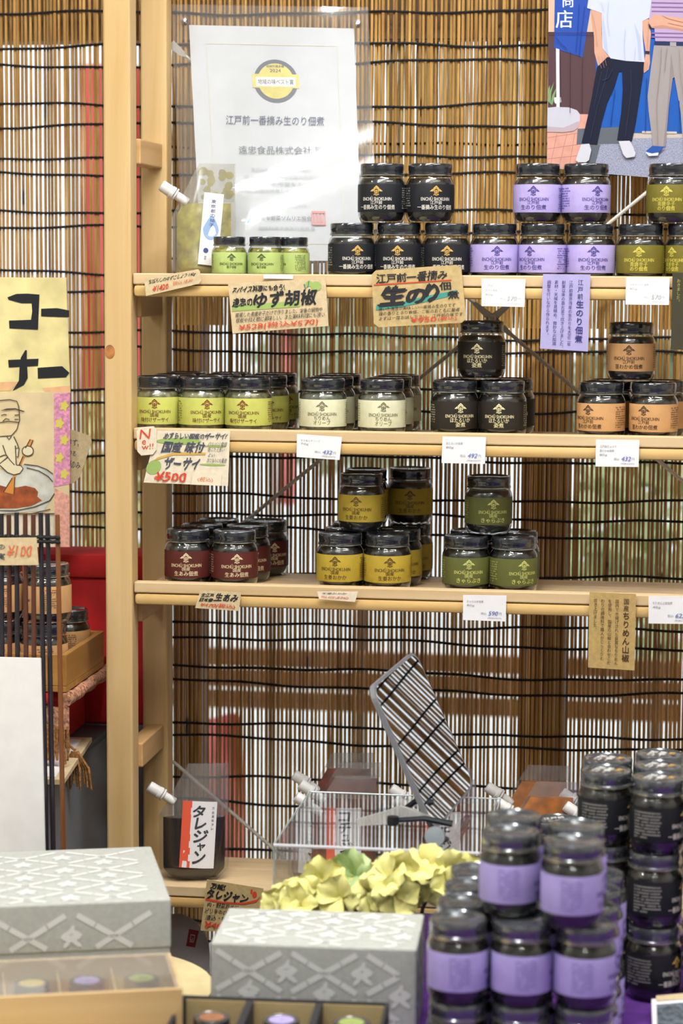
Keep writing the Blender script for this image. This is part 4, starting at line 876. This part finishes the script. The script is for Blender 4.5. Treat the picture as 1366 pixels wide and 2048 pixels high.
for nm, k0, k1, m_, z in (('card_frame', 0, 1, M_kraft2, .7802), ('card_face', .12, .88, M_paper, .7866)):
    o_ = a+e*k0*.3+f_*k0*.8; pts = [a+e*k0*.5+f_*k0, a+e*(1-k0*.5)+f_*k0, a+e*(1-k0*.5)+f_*(1-k0*.1), a+e*k0*.5+f_*(1-k0*.1)]
    MB().prism([(p.x, p.y, z) for p in pts], (0, 0, .0064 if k0 == 0 else .0006)).build(nm, m_, cd_)
ts = root('cord_tassel', 'brown gold cord tassel hanging below the framed card', 'tassel', P(155, 1500, -.05)); t0 = P(150, 1503, -.05)
for i in range(9):
    MB().tube([(t0.x-.004+.001*i, t0.y, t0.z), (t0.x-.014+.0042*i, t0.y-.002*(i % 3), t0.z-.022), (t0.x-.016+.0048*i, t0.y-.003*(i % 2), t0.z-.044-.004*(i % 3))], [.0016, .0021, .0017], 6).build('strand', M_fr, ts, True)
MB().tube([(t0.x, t0.y, t0.z+.002), (t0.x-.02, t0.y+.02, t0.z+.008), (-.372, t0.y+.03, .79)], .0018, 6).build('hanging_cord', M_fr, ts, True)
# dark rod screen with a price card and a white board
RY = -.235
rs = root('rod_screen', 'screen of dark brown bamboo rods tied with black cord', 'screen', (P(60, 1600, RY).x, RY, 0))
RM = [mat('rod_brown', (86, 48, 34), .35, wood=('Z', (64, 34, 26), 2), coat=.3), mat('rod_dark', (38, 34, 42), .35, coat=.3), mat('rod_tan', (128, 78, 38), .35, wood=('Z', (104, 60, 28), 2), coat=.3)]
for i, (x, mi) in enumerate(((-62, 1), (-46, 0), (-30, 0), (-14, 1), (3, 1), (18, 0), (33, 1), (50, 0), (66, 0), (81, 1), (95, 1), (115, 2))):
    p = P(x, 1025+(i % 3)*2, RY); q = P(x+(11 if x > 75 else 4), 1690, RY); q = q+(q-p)*1.9; q.z = max(q.z, 0.0)
    MB().tube([(p.x+(q.x-p.x)*t, RY+.001*math.sin(i+t*5), p.z+(0-p.z)*t) for t in (0, .2, .4, .42, .44, .7, 1)], [.0031, .0033, .0034, .0039, .0034, .0034, .0034], 8).build('rod', RM[mi], rs, True)
for dz in (0, .0055): MB().tube([(P(x, 1078, RY).x, RY-.0045-.001*math.sin(x*.8), P(60, 1073, RY).z-dz+.0006*math.sin(x)) for x in range(-66, 124, 4)], .0026, 6).build('binding_cord', M_cord, rs, True)
s = sheet_px(((-60, 1076), (73, 1075), (77, 1130), (-60, 1131)), RY-.009, 'price_card', M_kraft2, 'kraft price card reading 100 tied on the dark rods', 'price card')
hand(s, 'lettering', I_slate, [('山椒の', .2, .56, .52, .80), ('実', .4, .2, .52, .44)], .01, .01); hand(s, 'price', I_org, [('¥100', .56, .30, .92, .72)], .01, .01)
s = sheet_px(((-120, 1312), (81, 1317), (90, 1712), (-120, 1712)), RY-.014, 'white_board', M_paper, 'plain white board standing in front of the dark rods', 'board', thick=.004)
# round-topped white panel below the lowest shelf
wp = root('white_signboard', 'round-topped white panel with a red seal under the lowest shelf', 'panel', (P(345, 1900, .09).x, .09, 0))
c = P(352, 1905, .09); rr = abs(P(402, 1850, .09).x-c.x)+.012
pts = [(c.x-rr, .09, 0), (c.x+rr, .09, 0)]+[(c.x+rr*math.cos(t*math.pi/16), .09, c.z+rr*1.15*math.sin(t*math.pi/16)) for t in range(17)]
MB().prism(pts, (0, .004, 0)).build('panel_sheet', mat('panel_white', (206, 204, 206), .7), wp)
sl_ = Sheet([P(378, 1858, .0893), P(398, 1862, .0893), P(390, 1895, .0893), P(372, 1892, .0893)], 'red_seal', mat('seal_crimson', (150, 50, 50), .7), parent=wp, thick=.0003)
sl_.put('seal_lettering', mat('panel_white', (206, 204, 206)), [stroke([(.3, .3), (.7, .3), (.7, .7), (.3, .7), (.3, .4), (.55, .4), (.5, .55)], .07)], lift=.0003)

# ================================================================== pouches with spouts
M_fogged = clear('fogged_film', (.92, .92, .92), 1.45, .2, haze=.13, hazec=(206, 200, 196))
def pouch(label, px, Y, z0, w, h, film, cont, level, rz, cap=(206, 206, 204), tag_=None, cat='pouch', name='spout_pouch', px_y=None):
    x = Xat(px, Y, z0+h/2); az = math.atan2(CAM.x-x, Y-CAM.y)
    r = root(name, label, cat, (x, Y, z0), az+rz, 'spout pouches')
    def lr(v):
        l = -.5 if v < .56 else -.5+.42*((v-.56)/.44); rgt = .5
        if v < .10: l += .16*(1-v/.10); rgt -= .16*(1-v/.10)
        return l*w, rgt*w
    def thick(v): return .021*min(1, .25+v*7)*(1-max(0, v-.12)/.88)**.85+.0012
    def shell(k, v0, v1, sgn, inset):
        def fn(a, b):
            v = v0+(v1-v0)*b; l, q = lr(v); l += inset; q -= inset; s_ = 2*a-1
            return (l+(q-l)*a, sgn*(thick(v)*k*max(0, 1-abs(s_)**3)*(1+.06*math.sin(9*v+5*a))+.0003), h*v)
        return fn
    mb = MB(); mb.grid(shell(1, 0, 1, -1, 0), 16, 22); mb.grid(shell(1, 0, 1, 1, 0), 16, 22)
    mb.build('film', film, r, True, local=True)
    mb = MB(); mb.grid(shell(.97, level+.01, .995, -1, .001), 14, 10); mb.grid(shell(.97, level+.01, .995, 1, .001), 14, 10)
    mb.build('empty_film', M_fogged, r, True, local=True)
    mb = MB(); mb.grid(shell(.90, .02, level, -1, .006), 14, 14); mb.grid(shell(.90, .02, level, 1, .006), 14, 14)
    tp_ = shell(.90, .02, level, -1, .006); tq = shell(.90, .02, level, 1, .006)
    mb.grid(lambda a, b: tuple(Vector(tp_(a, 1))*(1-b)+Vector(tq(a, 1))*b), 14, 2)
    mb.build('contents', cont, r, True, local=True)
    # spout on the cut corner
    o = Vector((-.5*w+.42*w*.33, 0, h*.70)); d = Vector((-.80, 0, .52)).normalized()
    q = d.to_track_quat('Z', 'Y'); M_cap = mat('cap_white', (222, 222, 220), .4)
    def sp(prof, nm, par, n=18):
        mb = MB().lathe(prof, n); mb.v = [tuple(o+q @ Vector(p)) for p in mb.v]; return mb.build(nm, M_cap, par, True, local=True)
    s_ = sp([(.0060, -.010), (.0060, .008), (.0092, .0085), (.0092, .0105), (.0060, .011)], 'spout', r)
    sp([(.0078, .0115), (.0088, .0125), (.0088, .0165), (.0080, .0175), (.0080, .030), (.0072, .0325), (.003, .033)], 'cap', r, 22)
    return r, thick, w, h
def pouch_label(pr, cx, cz, lw, lh, m, tilt=0):
    r, th, w, h = pr
    def at(u, v, lift=0):
        x = (u-.5)*lw; z = (v-.5)*lh; x, z = x*math.cos(tilt)-z*math.sin(tilt), x*math.sin(tilt)+z*math.cos(tilt); x += cx*w; z += cz*h
        s_ = x/(w*.5); return (x, -(th(z/h)*max(0, 1-abs(s_)**3)*1.03+.0012+lift), z)
    lb = MB().grid(lambda u, v: at(u, v), 10, 12).build('label', m, r, True, local=True)
    def put(name, mm, items, lift=.0004):
        mb = MB()
        for v, f in items: mb.add([at(p[0], p[1], lift+pz(p)) for p in v], f)
        return mb.build(name, mm, lb, local=True)
    return put
def dense(pts, n=5):
    """fan of a polygon refined so that it can follow a curved label"""
    return poly(pts)
M_film = clear('pouch_film', (.93, .93, .93), 1.45, .12, haze=.028, hazec=(214, 212, 214), gain=1.6)
M_filmw = clear('pouch_film_milky', (.95, .95, .93), 1.45, .15, haze=.12, hazec=(232, 230, 224), gain=1.4)
M_tare = mat('sauce_black', (20, 10, 8), .25, coat=.6); M_koch = mat('sauce_red_brown', (112, 42, 16), .4, noise=(60, .25), coat=.5); M_amb = mat('sauce_amber', (168, 100, 34), .4, noise=(50, .2), coat=.5); M_yuz = mat('yuzu_paste', (150, 142, 56), .5, noise=(70, .2), coat=.3)
I_brush = mat('brush_ink', (52, 52, 56), .7); M_lab = mat('pouch_label_white', (224, 222, 224), .7); M_lred = mat('pouch_label_red', (216, 84, 54), .7)
def red_strip(put): put('red_wash', M_lred, [quad(0, .10*i, .30-.10*abs(math.sin(i*1.7))*.6, .10*(i+1)) for i in range(10)], .0003)
po_a = pouch('clear spout pouch of black sauce standing alone on the lowest shelf', 388, .075, ZS[3], .098, .166, M_film, M_tare, .54, 0)
pt = pouch_label(po_a, .06, .41, .048, .092, M_lab, -.06); red_strip(pt)
pt('brush_lettering', I_brush, [fit('タ', .30, .76, .66, .94, .03, .3), fit('レ', .40, .58, .72, .76, .03, .3), fit('ジ', .36, .38, .78, .58, .03, .3), fit('ャ', .48, .26, .72, .38, .03, .3), fit('ン', .38, .06, .74, .26, .03, .3)])
pt('small_print', I_brush, [fit(ch, .86, .88-.06*i, .93, .92-.06*i) for i, ch in enumerate('万能薬味タレ')])
po_b = pouch('spout pouch of red-brown paste with red and white label behind the acrylic cover', 682, .06, ZS[3], .098, .160, M_film, M_koch, .80, 0)
pt = pouch_label(po_b, .04, .44, .048, .092, M_lab, .0); red_strip(pt)
pt('brush_lettering', I_brush, [fit('コ', .34, .80, .68, .94, .03, .2), fit('チ', .36, .62, .70, .79, .03, .2), fit('ュ', .44, .51, .66, .61, .03, .2), fit('ジ', .38, .34, .74, .50, .03, .2), fit('ャ', .46, .23, .70, .33, .03, .2), fit('ン', .40, .06, .72, .22, .03, .2)])
po_c = pouch('spout pouch of red-brown paste second in the file behind the labelled one', 690, .118, ZS[3], .100, .166, M_film, M_koch, .86, 0)
po_d = pouch('spout pouch of red-brown paste last in the file by the blind', 676, .170, ZS[3], .100, .168, M_film, M_koch, .86, 0)
po_e = pouch('spout pouch with white label half hidden by the tilted mirror', 880, .06, ZS[3], .098, .160, M_film, M_koch, .78, 0)
pt = pouch_label(po_e, .04, .44, .048, .092, M_lab, .0); red_strip(pt)
pt('brush_lettering', I_brush, [fit('コ', .34, .80, .68, .94, .03, .2), fit('チ', .36, .62, .70, .79, .03, .2), fit('ジ', .38, .40, .74, .58, .03, .2), fit('ン', .40, .12, .72, .32, .03, .2)])
pouch('spout pouch of red-brown paste behind the mirror, second in its file', 872, .118, ZS[3], .100, .163, M_film, M_koch, .8, 0)
pouch('spout pouch of amber paste in front beside the black jar stack', 1082, .07, ZS[3], .098, .160, M_film, M_amb, .86, 0)
pouch('spout pouch of amber paste behind its neighbour beside the black jars', 1066, .135, ZS[3], .104, .168, M_film, M_amb, .86, 0)
pouch('spout pouch mostly hidden by the black jars, front one with white cap', 1222, .06, ZS[3], .098, .160, M_film, M_amb, .82, 0)
pouch('spout pouch mostly hidden by the black jars, rear one with white cap', 1214, .12, ZS[3], .100, .166, M_film, M_amb, .82, 0)
po_f = pouch('milky spout pouch of yellow-green paste on the top shelf by the certificate', 408, .092, ZS[0], .086, .160, M_filmw, M_yuz, .66, .05)
pt = pouch_label(po_f, .10, .44, .027, .098, M_lab, -.10)
pt('blue_drop', mat('drop_blue', (136, 164, 206), .7), [poly([(.5+.40*math.cos(t*.26)*(1 if math.sin(t*.26) < .2 else 1-.5*math.sin(t*.26)), .50+.15*math.sin(t*.26)*(1.25 if math.sin(t*.26) > 0 else 1)) for t in range(24)])], .0003)
pt('lettering', mat('ink_navy', (50, 66, 120), .7), [fit(ch, .40-.02*(i % 2), .86-.066*i, .64, .91-.066*i) for i, ch in enumerate('東京都の柚子')]+[disc(.34, .20, .13, .036, 14)]+[fit(ch, .28, .10-.03*i, .40, .125-.03*i) for i, ch in enumerate('遠忠')])
mb = MB(); rnd = random.Random(4)
for i in range(26):
    x = rnd.uniform(-.004, .038); z = rnd.uniform(.112, .150); s_ = rnd.uniform(.003, .0065)
    mb.add([(x+s_*math.cos(k*1.05)*rnd.uniform(.7, 1.2), -.0012-.0005*rnd.random(), z+s_*math.sin(k*1.05)) for k in range(6)], [(0, 1, 2, 3, 4, 5)])
mb.build('paste_smear', M_yuz, po_f[0], local=True)

# ================================================================== tables and what stands on them
M_vio = mat('purple_cloth', (84, 34, 128), .85, noise=(30, .12)); M_crm = mat('cream_cloth', (226, 208, 158), .9, noise=(20, .05))
pt_ = root('purple_table', 'table under a purple cloth in front of the shelves', 'table', (.45, -.68, 0))
MB().box((-.074, -1.25, .596), (1.05, -.112, ZT), .004).build('cloth_top', M_vio, pt_, True)
MB().grid(lambda u, v: (-.070+1.118*u, -.114-.004+.006*math.sin(u*60)*(1-v), .10+.498*v), 90, 6).build('cloth_drop', M_vio, pt_, True)
MB().grid(lambda u, v: (-.072+.005*math.sin(u*50)*(1-v)+.002, -1.24+1.12*u, .10+.498*v), 90, 6).build('cloth_drop', M_vio, pt_, True)
for x, y in ((0, -1.18), (0, -.18), (.98, -1.18), (.98, -.18)): MB().box((x-.02, y-.02, 0), (x+.02, y+.02, .597), .002).build('leg', M_plinth, pt_)
ct = root('cream_table', 'round-cornered table under a cream cloth carrying the grey and wooden boxes', 'table', (-.5, -.8, 0))
ol = [(-.95, -1.3), (-.080, -1.3)]+[(-.23+.15*math.cos(t*math.pi/24), -.49+.15*math.sin(t*math.pi/24)) for t in range(13)]+[(-.95, -.34)]
MB().prism([(x, y, .594) for x, y in ol], (0, 0, .021)).build('cloth_top', M_crm, ct)
n_ = len(ol); mb = MB(); vs = []
for j in range(2):
    for i, (x, y) in enumerate(ol): k = .004*math.sin(i*2.1)*(1-j); vs.append((x-.001+k*0, y+k*0-.001, .08+.52*j))
mb.add(vs, [(i, (i+1) % n_, n_+(i+1) % n_, n_+i) for i in range(n_)]).build('cloth_drop', M_crm, ct)
MB().tube([(-.0785-.002, -.60+.012*i, .575-.006*i+.004*math.sin(i)) for i in range(10)], [.002+.004*math.sin(math.pi*i/9) for i in range(10)], 8).build('cloth_fold', M_crm, ct, True)
for x, y in ((-.15, -1.2), (-.88, -1.2), (-.2, -.45), (-.88, -.42)): MB().box((x-.02, y-.02, 0), (x+.02, y+.02, .595), .002).build('leg', M_plinth, ct)
# grey patterned gift boxes
M_gry = mat('gift_grey', (174, 177, 172), .8, noise=(200, .03)); M_gpr = mat('gift_print', (212, 214, 212), .8)
def crest(s_, cx, cz):
    """leaf-burst mark"""
    o = []
    for j, (x, y, w_, h_, t) in enumerate(((-.35, .25, .55, .20, .5), (.30, .35, .60, .20, -.4), (0, -.05, .75, .24, .1), (-.3, -.45, .5, .18, .9), (.35, -.42, .55, .2, -.7), (.05, .62, .4, .16, 1.2))):
        o.append(([p2(cx+s_*(x+w_*math.cos(a)*math.cos(t)-h_*math.sin(a)*math.sin(t)), cz+s_*(y+w_*math.cos(a)*math.sin(t)+h_*math.sin(a)*math.cos(t)), j) for a in [i*.628 for i in range(10)]], [tuple(range(10))]))
    return o
def gift_box(label, corner, z0, z1, w, d, rz, period=.095, parts=True, flip=1):
    """corner = front corner on the right; the box runs w to its left and d back"""
    r = root('gift_box', label, 'box', (corner.x, corner.y, z0), rz, 'grey gift boxes'); h = z1-z0
    b = MB().box((-w, 0, 0), (0, d, h*.30), .002).build('box_base', M_gry, r, False, local=True); b.location = (0, 0, 0)
    MB().box((-w-.001, -.001, h*.12), (.001, d+.001, h), .0025).build('box_lid', M_gry, r, False, local=True)
    lid = r.children[-1]
    def lattice(W, H, mk, p):
        it = []
        def seg(x0, y0, x1, y1):
            n = 2
            for i in range(n):
                t0_, t1 = (i+.04)/n, (i+.96)/n; a = Vector((x0+(x1-x0)*t0_, y0+(y1-y0)*t0_)); c_ = Vector((x0+(x1-x0)*t1, y0+(y1-y0)*t1))
                if not all(0 < q.x < W and 0 < q.y < H for q in (a, c_)): continue
                dd = (c_-a).normalized(); nn = Vector((-dd.y, dd.x))*.0032; it.append(poly([a-nn, c_-nn, c_+nn, a+nn]))
        nx, ny = int(W/p)+2, int(H/(p*.62))+2
        for i in range(-1, nx):
            for j in range(-1, ny):
                x, y = i*p, j*p*.62-.012
                seg(x+p*.06, y+p*.04, x+p*.5, y+p*.31); seg(x+p*.94, y+p*.04, x+p*.5, y+p*.31); seg(x+p*.5, y+p*.31, x+p*.06, y+p*.58); seg(x+p*.5, y+p*.31, x+p*.94, y+p*.58)
                for cx, cy in ((x, y+p*.31), (x+p*.5, y+p*.02)):
                    if .015 < cx < W-.015 and .015 < cy < H-.015: it += crest(.0145, cx, cy)
        mb = MB()
        for v, f in it: mb.add([mk(p[0], p[1], pz(p)) for p in v], f)
        return mb
    o = lattice(w, h*.88, lambda x, y, e: (-w+x, -.0014-e, h*.12+y), period).build('front_pattern', M_gpr, lid, local=True); o['kind'] = 'stuff'
    o = lattice(w, d, lambda x, y, e: (-w+x, y, h+.0004+e), period).build('lid_pattern', M_gpr, lid, local=True); o['kind'] = 'stuff'
    o = lattice(d, h*.88, lambda x, y, e: (.0014+e, x, h*.12+y), period).build('side_pattern', M_gpr, lid, local=True); o['kind'] = 'stuff'
    return r
g0 = PZ(340, 1797, .745); RG = R_(18)
gift_box('large grey patterned gift box stacked over another behind the open wooden box', g0, .6805, .745, .30, .235, RG)
gift_box('grey patterned gift box under the large one, mostly hidden by the wooden box', g0, .6155, .680, .30, .235, RG)
g1 = PZ(832, 1898, .720)
gift_box('smaller grey patterned gift box in front of the yellow flowers', g1, ZT+.0005, .720, .222, .135, R_(2.5), period=.082)
# open wooden box with small jars under a clear cover
wb0 = PZ(365, 1977, .700); wb = root('wooden_gift_box', 'pale wooden gift box with small jars under a clear cover', 'box', (wb0.x, wb0.y, .6155), RG)
M_ply = mat('pale_wood', (206, 180, 138), .6, wood=('X', (190, 160, 114), 1.2)); WW, WD, WH = .30, .128, .0845
MB().box((-WW, 0, 0), (0, WD, .006)).build('box_floor', M_ply, wb, local=True)
for a, b in (((-WW, 0, .006), (0, .007, WH)), ((-WW, WD-.007, .006), (0, WD, WH)), ((-.007, .007, .006), (0, WD-.007, WH)), ((-WW, .007, .006), (-WW+.007, WD-.007, WH))): MB().box(a, b, .0008).build('box_wall', M_ply, wb, local=True)
MB().box((-WW+.008, .008, .006), (-.008, WD-.008, .0315), .003).build('tissue_pad', M_paper, wb, local=True)
for i in (1, 2, 3, 4): MB().box((-.058*i-.009, .007, .006), (-.058*i-.007, WD-.007, WH-.012)).build('divider', M_ply, wb, local=True)
MB().box((-WW+.003, .003, WH+.0003), (-.003, WD-.003, WH+.0013)).build('clear_cover', clear('box_cover', (.95, .95, .95), 1.45, .08, haze=.10, hazec=(226, 222, 216)), wb, local=True)
qz = Matrix.Rotation(RG, 3, 'Z')
for i, (k_, l) in enumerate((('gift_green', 'small gift jar with green lid sticker in the wooden box'), ('gift_purple', 'small gift jar with lilac lid sticker in the wooden box'), ('gift_yellow', 'small gift jar with yellow lid sticker in the wooden box'), ('gift_brown', 'small gift jar with brown lid sticker at the hidden end of the wooden box'))):
    p = Vector((wb0.x, wb0.y, .6155))+qz @ Vector((-.037-.058*i, WD/2+.004, .0285)); jar(k_, p.x, p.y, p.z+.0035, RG, l, 'small jars in the wooden gift box')
# black compartment tray with small jars
tb0 = PZ(800, 2030, .672); tb = root('black_tray', 'black compartment tray with small jars in front of the smaller grey box', 'tray', (PZ(790, 2006, .672).x, PZ(790, 2006, .672).y-.14, ZT+.0005), R_(2.5))
M_bt = mat('tray_black', (40, 40, 44), .6); M_lin = mat('tray_lining', (176, 156, 112), .8); TW, TD, TH = .222, .14, .060
MB().box((-TW, 0, 0), (0, TD, .003)).build('tray_floor', M_lin, tb, local=True)
for a, b in (((-TW, 0, .003), (0, .004, TH)), ((-TW, TD-.004, .003), (0, TD, TH)), ((-.004, .004, .003), (0, TD-.004, TH)), ((-TW, .004, .003), (-TW+.004, TD-.004, TH))): MB().box(a, b, .0008).build('tray_wall', M_bt, tb, local=True)
MB().box((-TW+.005, TD-.006, .004), (-.005, TD-.0045, TH-.003)).build('lining', M_lin, tb, local=True)
for i in (1, 2): MB().box((-TW*i/3-.004, .004, .003), (-TW*i/3+.004, TD-.007, TH-.001), .001).build('divider', M_bt, tb, local=True)
for i, (k_, l) in enumerate((('gift_green', 'small gift jar with green lid sticker in the black tray'), ('gift_purple', 'small gift jar with lilac lid sticker in the black tray'), ('gift_brown', 'small gift jar with brown lid sticker in the black tray'))):
    p = tb.location+Matrix.Rotation(R_(2.5), 3, 'Z') @ Vector((-TW*(i+.5)/3, TD-.034, .0035)); jar(k_, p.x, p.y, p.z, 0, l, 'small jars in the black tray')
# clear acrylic riser
A0, A1 = PZ(545, 1692, .768), PZ(968, 1702, .768); ax0, ax1, ay0 = A0.x, A1.x, (A0.y+A1.y)/2; ay1 = -.118; zt_ = .768
ab = root('acrylic_riser', 'clear acrylic riser box standing in front of the sauce pouches', 'riser', ((ax0+ax1)/2, ay0, ZT))
M_ac2 = clear('acrylic_thin', (.985, .99, .985), 1.49, .02, haze=.035, gain=1.2)
for n_, a, b in (('top_panel', (ax0, ay0, zt_-.003), (ax1, ay1, zt_)), ('front_panel', (ax0, ay0, ZT+.0005), (ax1, ay0+.003, zt_-.0032)), ('side_panel', (ax0, ay0+.0032, ZT+.0005), (ax0+.003, ay1, zt_-.0032)), ('side_panel', (ax1-.003, ay0+.0032, ZT+.0005), (ax1, ay1, zt_-.0032))): MB().box(a, b).build(n_, M_ac2, ab)
MB().tube([(ax0, ay0-.0005, zt_-.001), (ax1, ay0-.0005, zt_-.001)], .0022, 8).build('edge_highlight', clear('acrylic_edge_highlight', (.95, .95, .97), 1.5, .15, haze=.6, hazec=(232, 232, 238)), ab, True)  # bright edge highlight painted as whitish bars along the acrylic edges
for p, q in (((ax0, ay0, zt_), (ax0, ay1, zt_)), ((ax1, ay0, zt_), (ax1, ay1, zt_)), ((ax0, ay1, zt_), (ax1, ay1, zt_)), ((ax0, ay0, ZT+.002), (ax0, ay0, zt_))): MB().tube([p, q], .0011, 6).build('edge_highlight', M_aedge, ab, True)
# tilted mirror on a clamp
HY = -.345; hb = P(870, 1664, HY); SC = (P(900, 1600, HY)-P(800, 1600, HY)).x/100
SYD = .22                                   # how far the short side runs back
lo, hi = -.15, .15
for _ in range(50):                          # depth of the long side that makes the corner square
    md = (lo+hi)/2; tl = P(742, 1374, HY-md); s_ = P(830, 1300, tl.y+SYD)-tl; l_ = hb-tl
    if l_.dot(s_) < 0: lo = md
    else: hi = md
mn = l_.cross(s_).normalized()
if mn.dot(CAM-tl) < 0: mn = -mn
mr = root('tilted_mirror', 'tilted rectangular mirror on a clamp reflecting the reed blind', 'mirror', hb)
def plate(k, lift, t, n=6, rad=.10):
    c_ = []
    for cx, cy, a0 in ((1-rad, 1-rad, 0), (rad, 1-rad, 90), (rad, rad, 180), (1-rad, rad, 270)):
        for i in range(n+1): a = R_(a0+90*i/n); c_.append((cx+rad*math.cos(a), cy+rad*math.sin(a)))
    return [tl+s_*(.5+(u-.5)*k)+l_*(.5+(v-.5)*k)+mn*lift for u, v in c_], -mn*t
a, b = plate(1, 0, .006); MB().prism(a, b).build('mirror_frame', mat('mirror_back_grey', (116, 118, 124), .5), mr)
a, b = plate(.965, .0006, .0005); MB().prism(a, b).build('mirror_glass', mat('mirror_silver', (232, 234, 238), .02, metal=1), mr)
kb = P(872, 1668, HY); kb.y -= .014
mb = MB().lathe([(.004, -.005), (.0115, -.004), (.0125, 0), (.0115, .004), (.004, .005)], 20); q = (CAM-kb).normalized().to_track_quat('Z', 'Y'); mb.v = [tuple(kb+q @ Vector(p)) for p in mb.v]; mb.build('pivot_disc', mat('pivot_grey', (128, 136, 142), .4), mr, True)
M_arm = mat('arm_dark', (52, 56, 60), .3, metal=.7)
MB().tube([P(905, 1648, HY), P(850, 1637, HY), P(786, 1641, HY-.01)], [.0042, .0034, .0030], 8).build('arm', M_arm, mr, True)
mb = MB().lathe([(.003, -.006), (.007, -.005), (.0075, 0), (.007, .005), (.003, .006)], 16); k = P(786, 1641, HY-.01); mb.v = [(k.x+x, k.y+y, k.z+z) for x, y, z in mb.v]; mb.build('arm_knob', M_arm, mr, True)
MB().tube([P(805, 1622, HY+.03), P(830, 1603, HY+.03), P(868, 1604, HY+.03)], .0036, 8).build('upper_arm', M_arm, mr, True)
M_clamp = clear('clamp_plastic', (.9, .9, .9), 1.45, .2, haze=.5, hazec=(214, 214, 210))
MB().prism([P(712, 1640, HY), P(775, 1622, HY), P(800, 1612, HY), P(862, 1632, HY), P(800, 1648, HY), P(716, 1652, HY)], (0, .006, 0)).build('clamp_wing', M_clamp, mr)
MB().tube([(kb.x, kb.y+.012, kb.z-.004), (kb.x, kb.y+.014, zt_+.0015)], .004, 8).build('clamp_stem', M_arm, mr, True); MB().lathe([(.016, .0003), (.016, .0025), (.006, .005)], 20, (kb.x, kb.y+.014, zt_)).build('clamp_foot', M_arm, mr, True)
# artificial flowers
fl = root('flower_spray', 'spray of pale yellow artificial hydrangea petals in front of the acrylic riser', 'flowers', PZ(700, 1830, .62))
M_pet = mat('petal_yellow', (234, 229, 150), .8, noise=(60, .06), trans=.2); M_pg = mat('petal_green', (184, 208, 148), .7, noise=(60, .06), trans=.2); M_stem = mat('stem_dark', (62, 66, 52), .6)
def petal_mesh(k, m_):
    rnd = random.Random(k)
    L_, W2 = .030, .0165
    def fn(u, v):
        x = (u-.5)*2; w_ = W2*(math.sin(math.pi*min(1, .10+v*.86))**.5)*(.35+.65*min(1, v*1.6)); b = rnd.uniform(-.0004, .0004)
        return (x*w_, L_*v-.003*abs(x)*(v > .8), .006*math.sin(v*2.4)+.004*x*x*(1 if k % 2 else -1)+.0012*math.sin(x*5+k)+b)
    return MB().grid(fn, 8, 8).mesh('petal', m_, True)
PM = [petal_mesh(k, M_pet) for k in range(5)]; PGm = [petal_mesh(k+7, M_pg) for k in range(3)]
rnd = random.Random(11)
for i, (px, py, sc_) in enumerate(((560, 1808, .9), (585, 1800, 1), (612, 1790, 1), (600, 1812, 1), (640, 1764, 1.15), (650, 1798, 1), (682, 1792, 1.05), (712, 1752, 1.25), (706, 1800, 1), (738, 1786, 1.05), (758, 1768, 1.1), (782, 1756, 1), (792, 1784, 1.1), (770, 1800, .95), (815, 1742, 1.15), (852, 1740, 1.15), (836, 1772, 1.1), (815, 1795, .95), (872, 1766, 1), (898, 1746, 1.1), (932, 1752, 1.0), (905, 1775, .9), (950, 1764, .9))):
    Y = -.435+rnd.uniform(-.018, .018); c_ = P(px, py, Y); grn = i == 7
    fr = link('flower', None, fl) ; fr.location = c_-fl.location; fr.rotation_euler = (R_(72+rnd.uniform(-26, 20)), rnd.uniform(-.35, .35), rnd.uniform(-.5, .5)); fr.empty_display_size = .01
    np_ = 5 if grn else rnd.choice((4, 4, 5))
    for k in range(np_):
        o = link('petal', rnd.choice(PGm if grn else PM), fr); o.rotation_euler = (rnd.uniform(.15, .6), 0, 2*math.pi*k/np_+rnd.uniform(-.2, .2)); o.scale = (sc_,)*3
st_ = [P(875, 1742, -.43), P(862, 1780, -.432), P(845, 1818, -.434)]; e = PZ(838, 1835, ZT+.003); MB().tube(st_+[(st_[-1].x-.01, -.436, ZT+.004)], .0026, 6).build('stem', M_stem, fl, True)
MB().tube([P(570, 1806, -.435), P(650, 1790, -.435), P(760, 1778, -.435), P(860, 1765, -.435), P(945, 1762, -.435)], .002, 6).build('stem', M_stem, fl, True)
# little card at the table front
s = Sheet([PZ(1303, 1998, .63), PZ(1395, 1990, .63), PZ(1400, 2075, .616), PZ(1306, 2080, .616)], 'table_card', M_paper, 'small white-bordered card lying on the purple cloth before the black jars', 'card', thick=.003)
s.put('dark_print', mat('card_dark', (70, 78, 86), .6, noise=(120, .5)), [quad(.10, .08, .90, .84)]); s.put('tape', M_kraft2, [quad(.1, .92, .8, 1.06)])
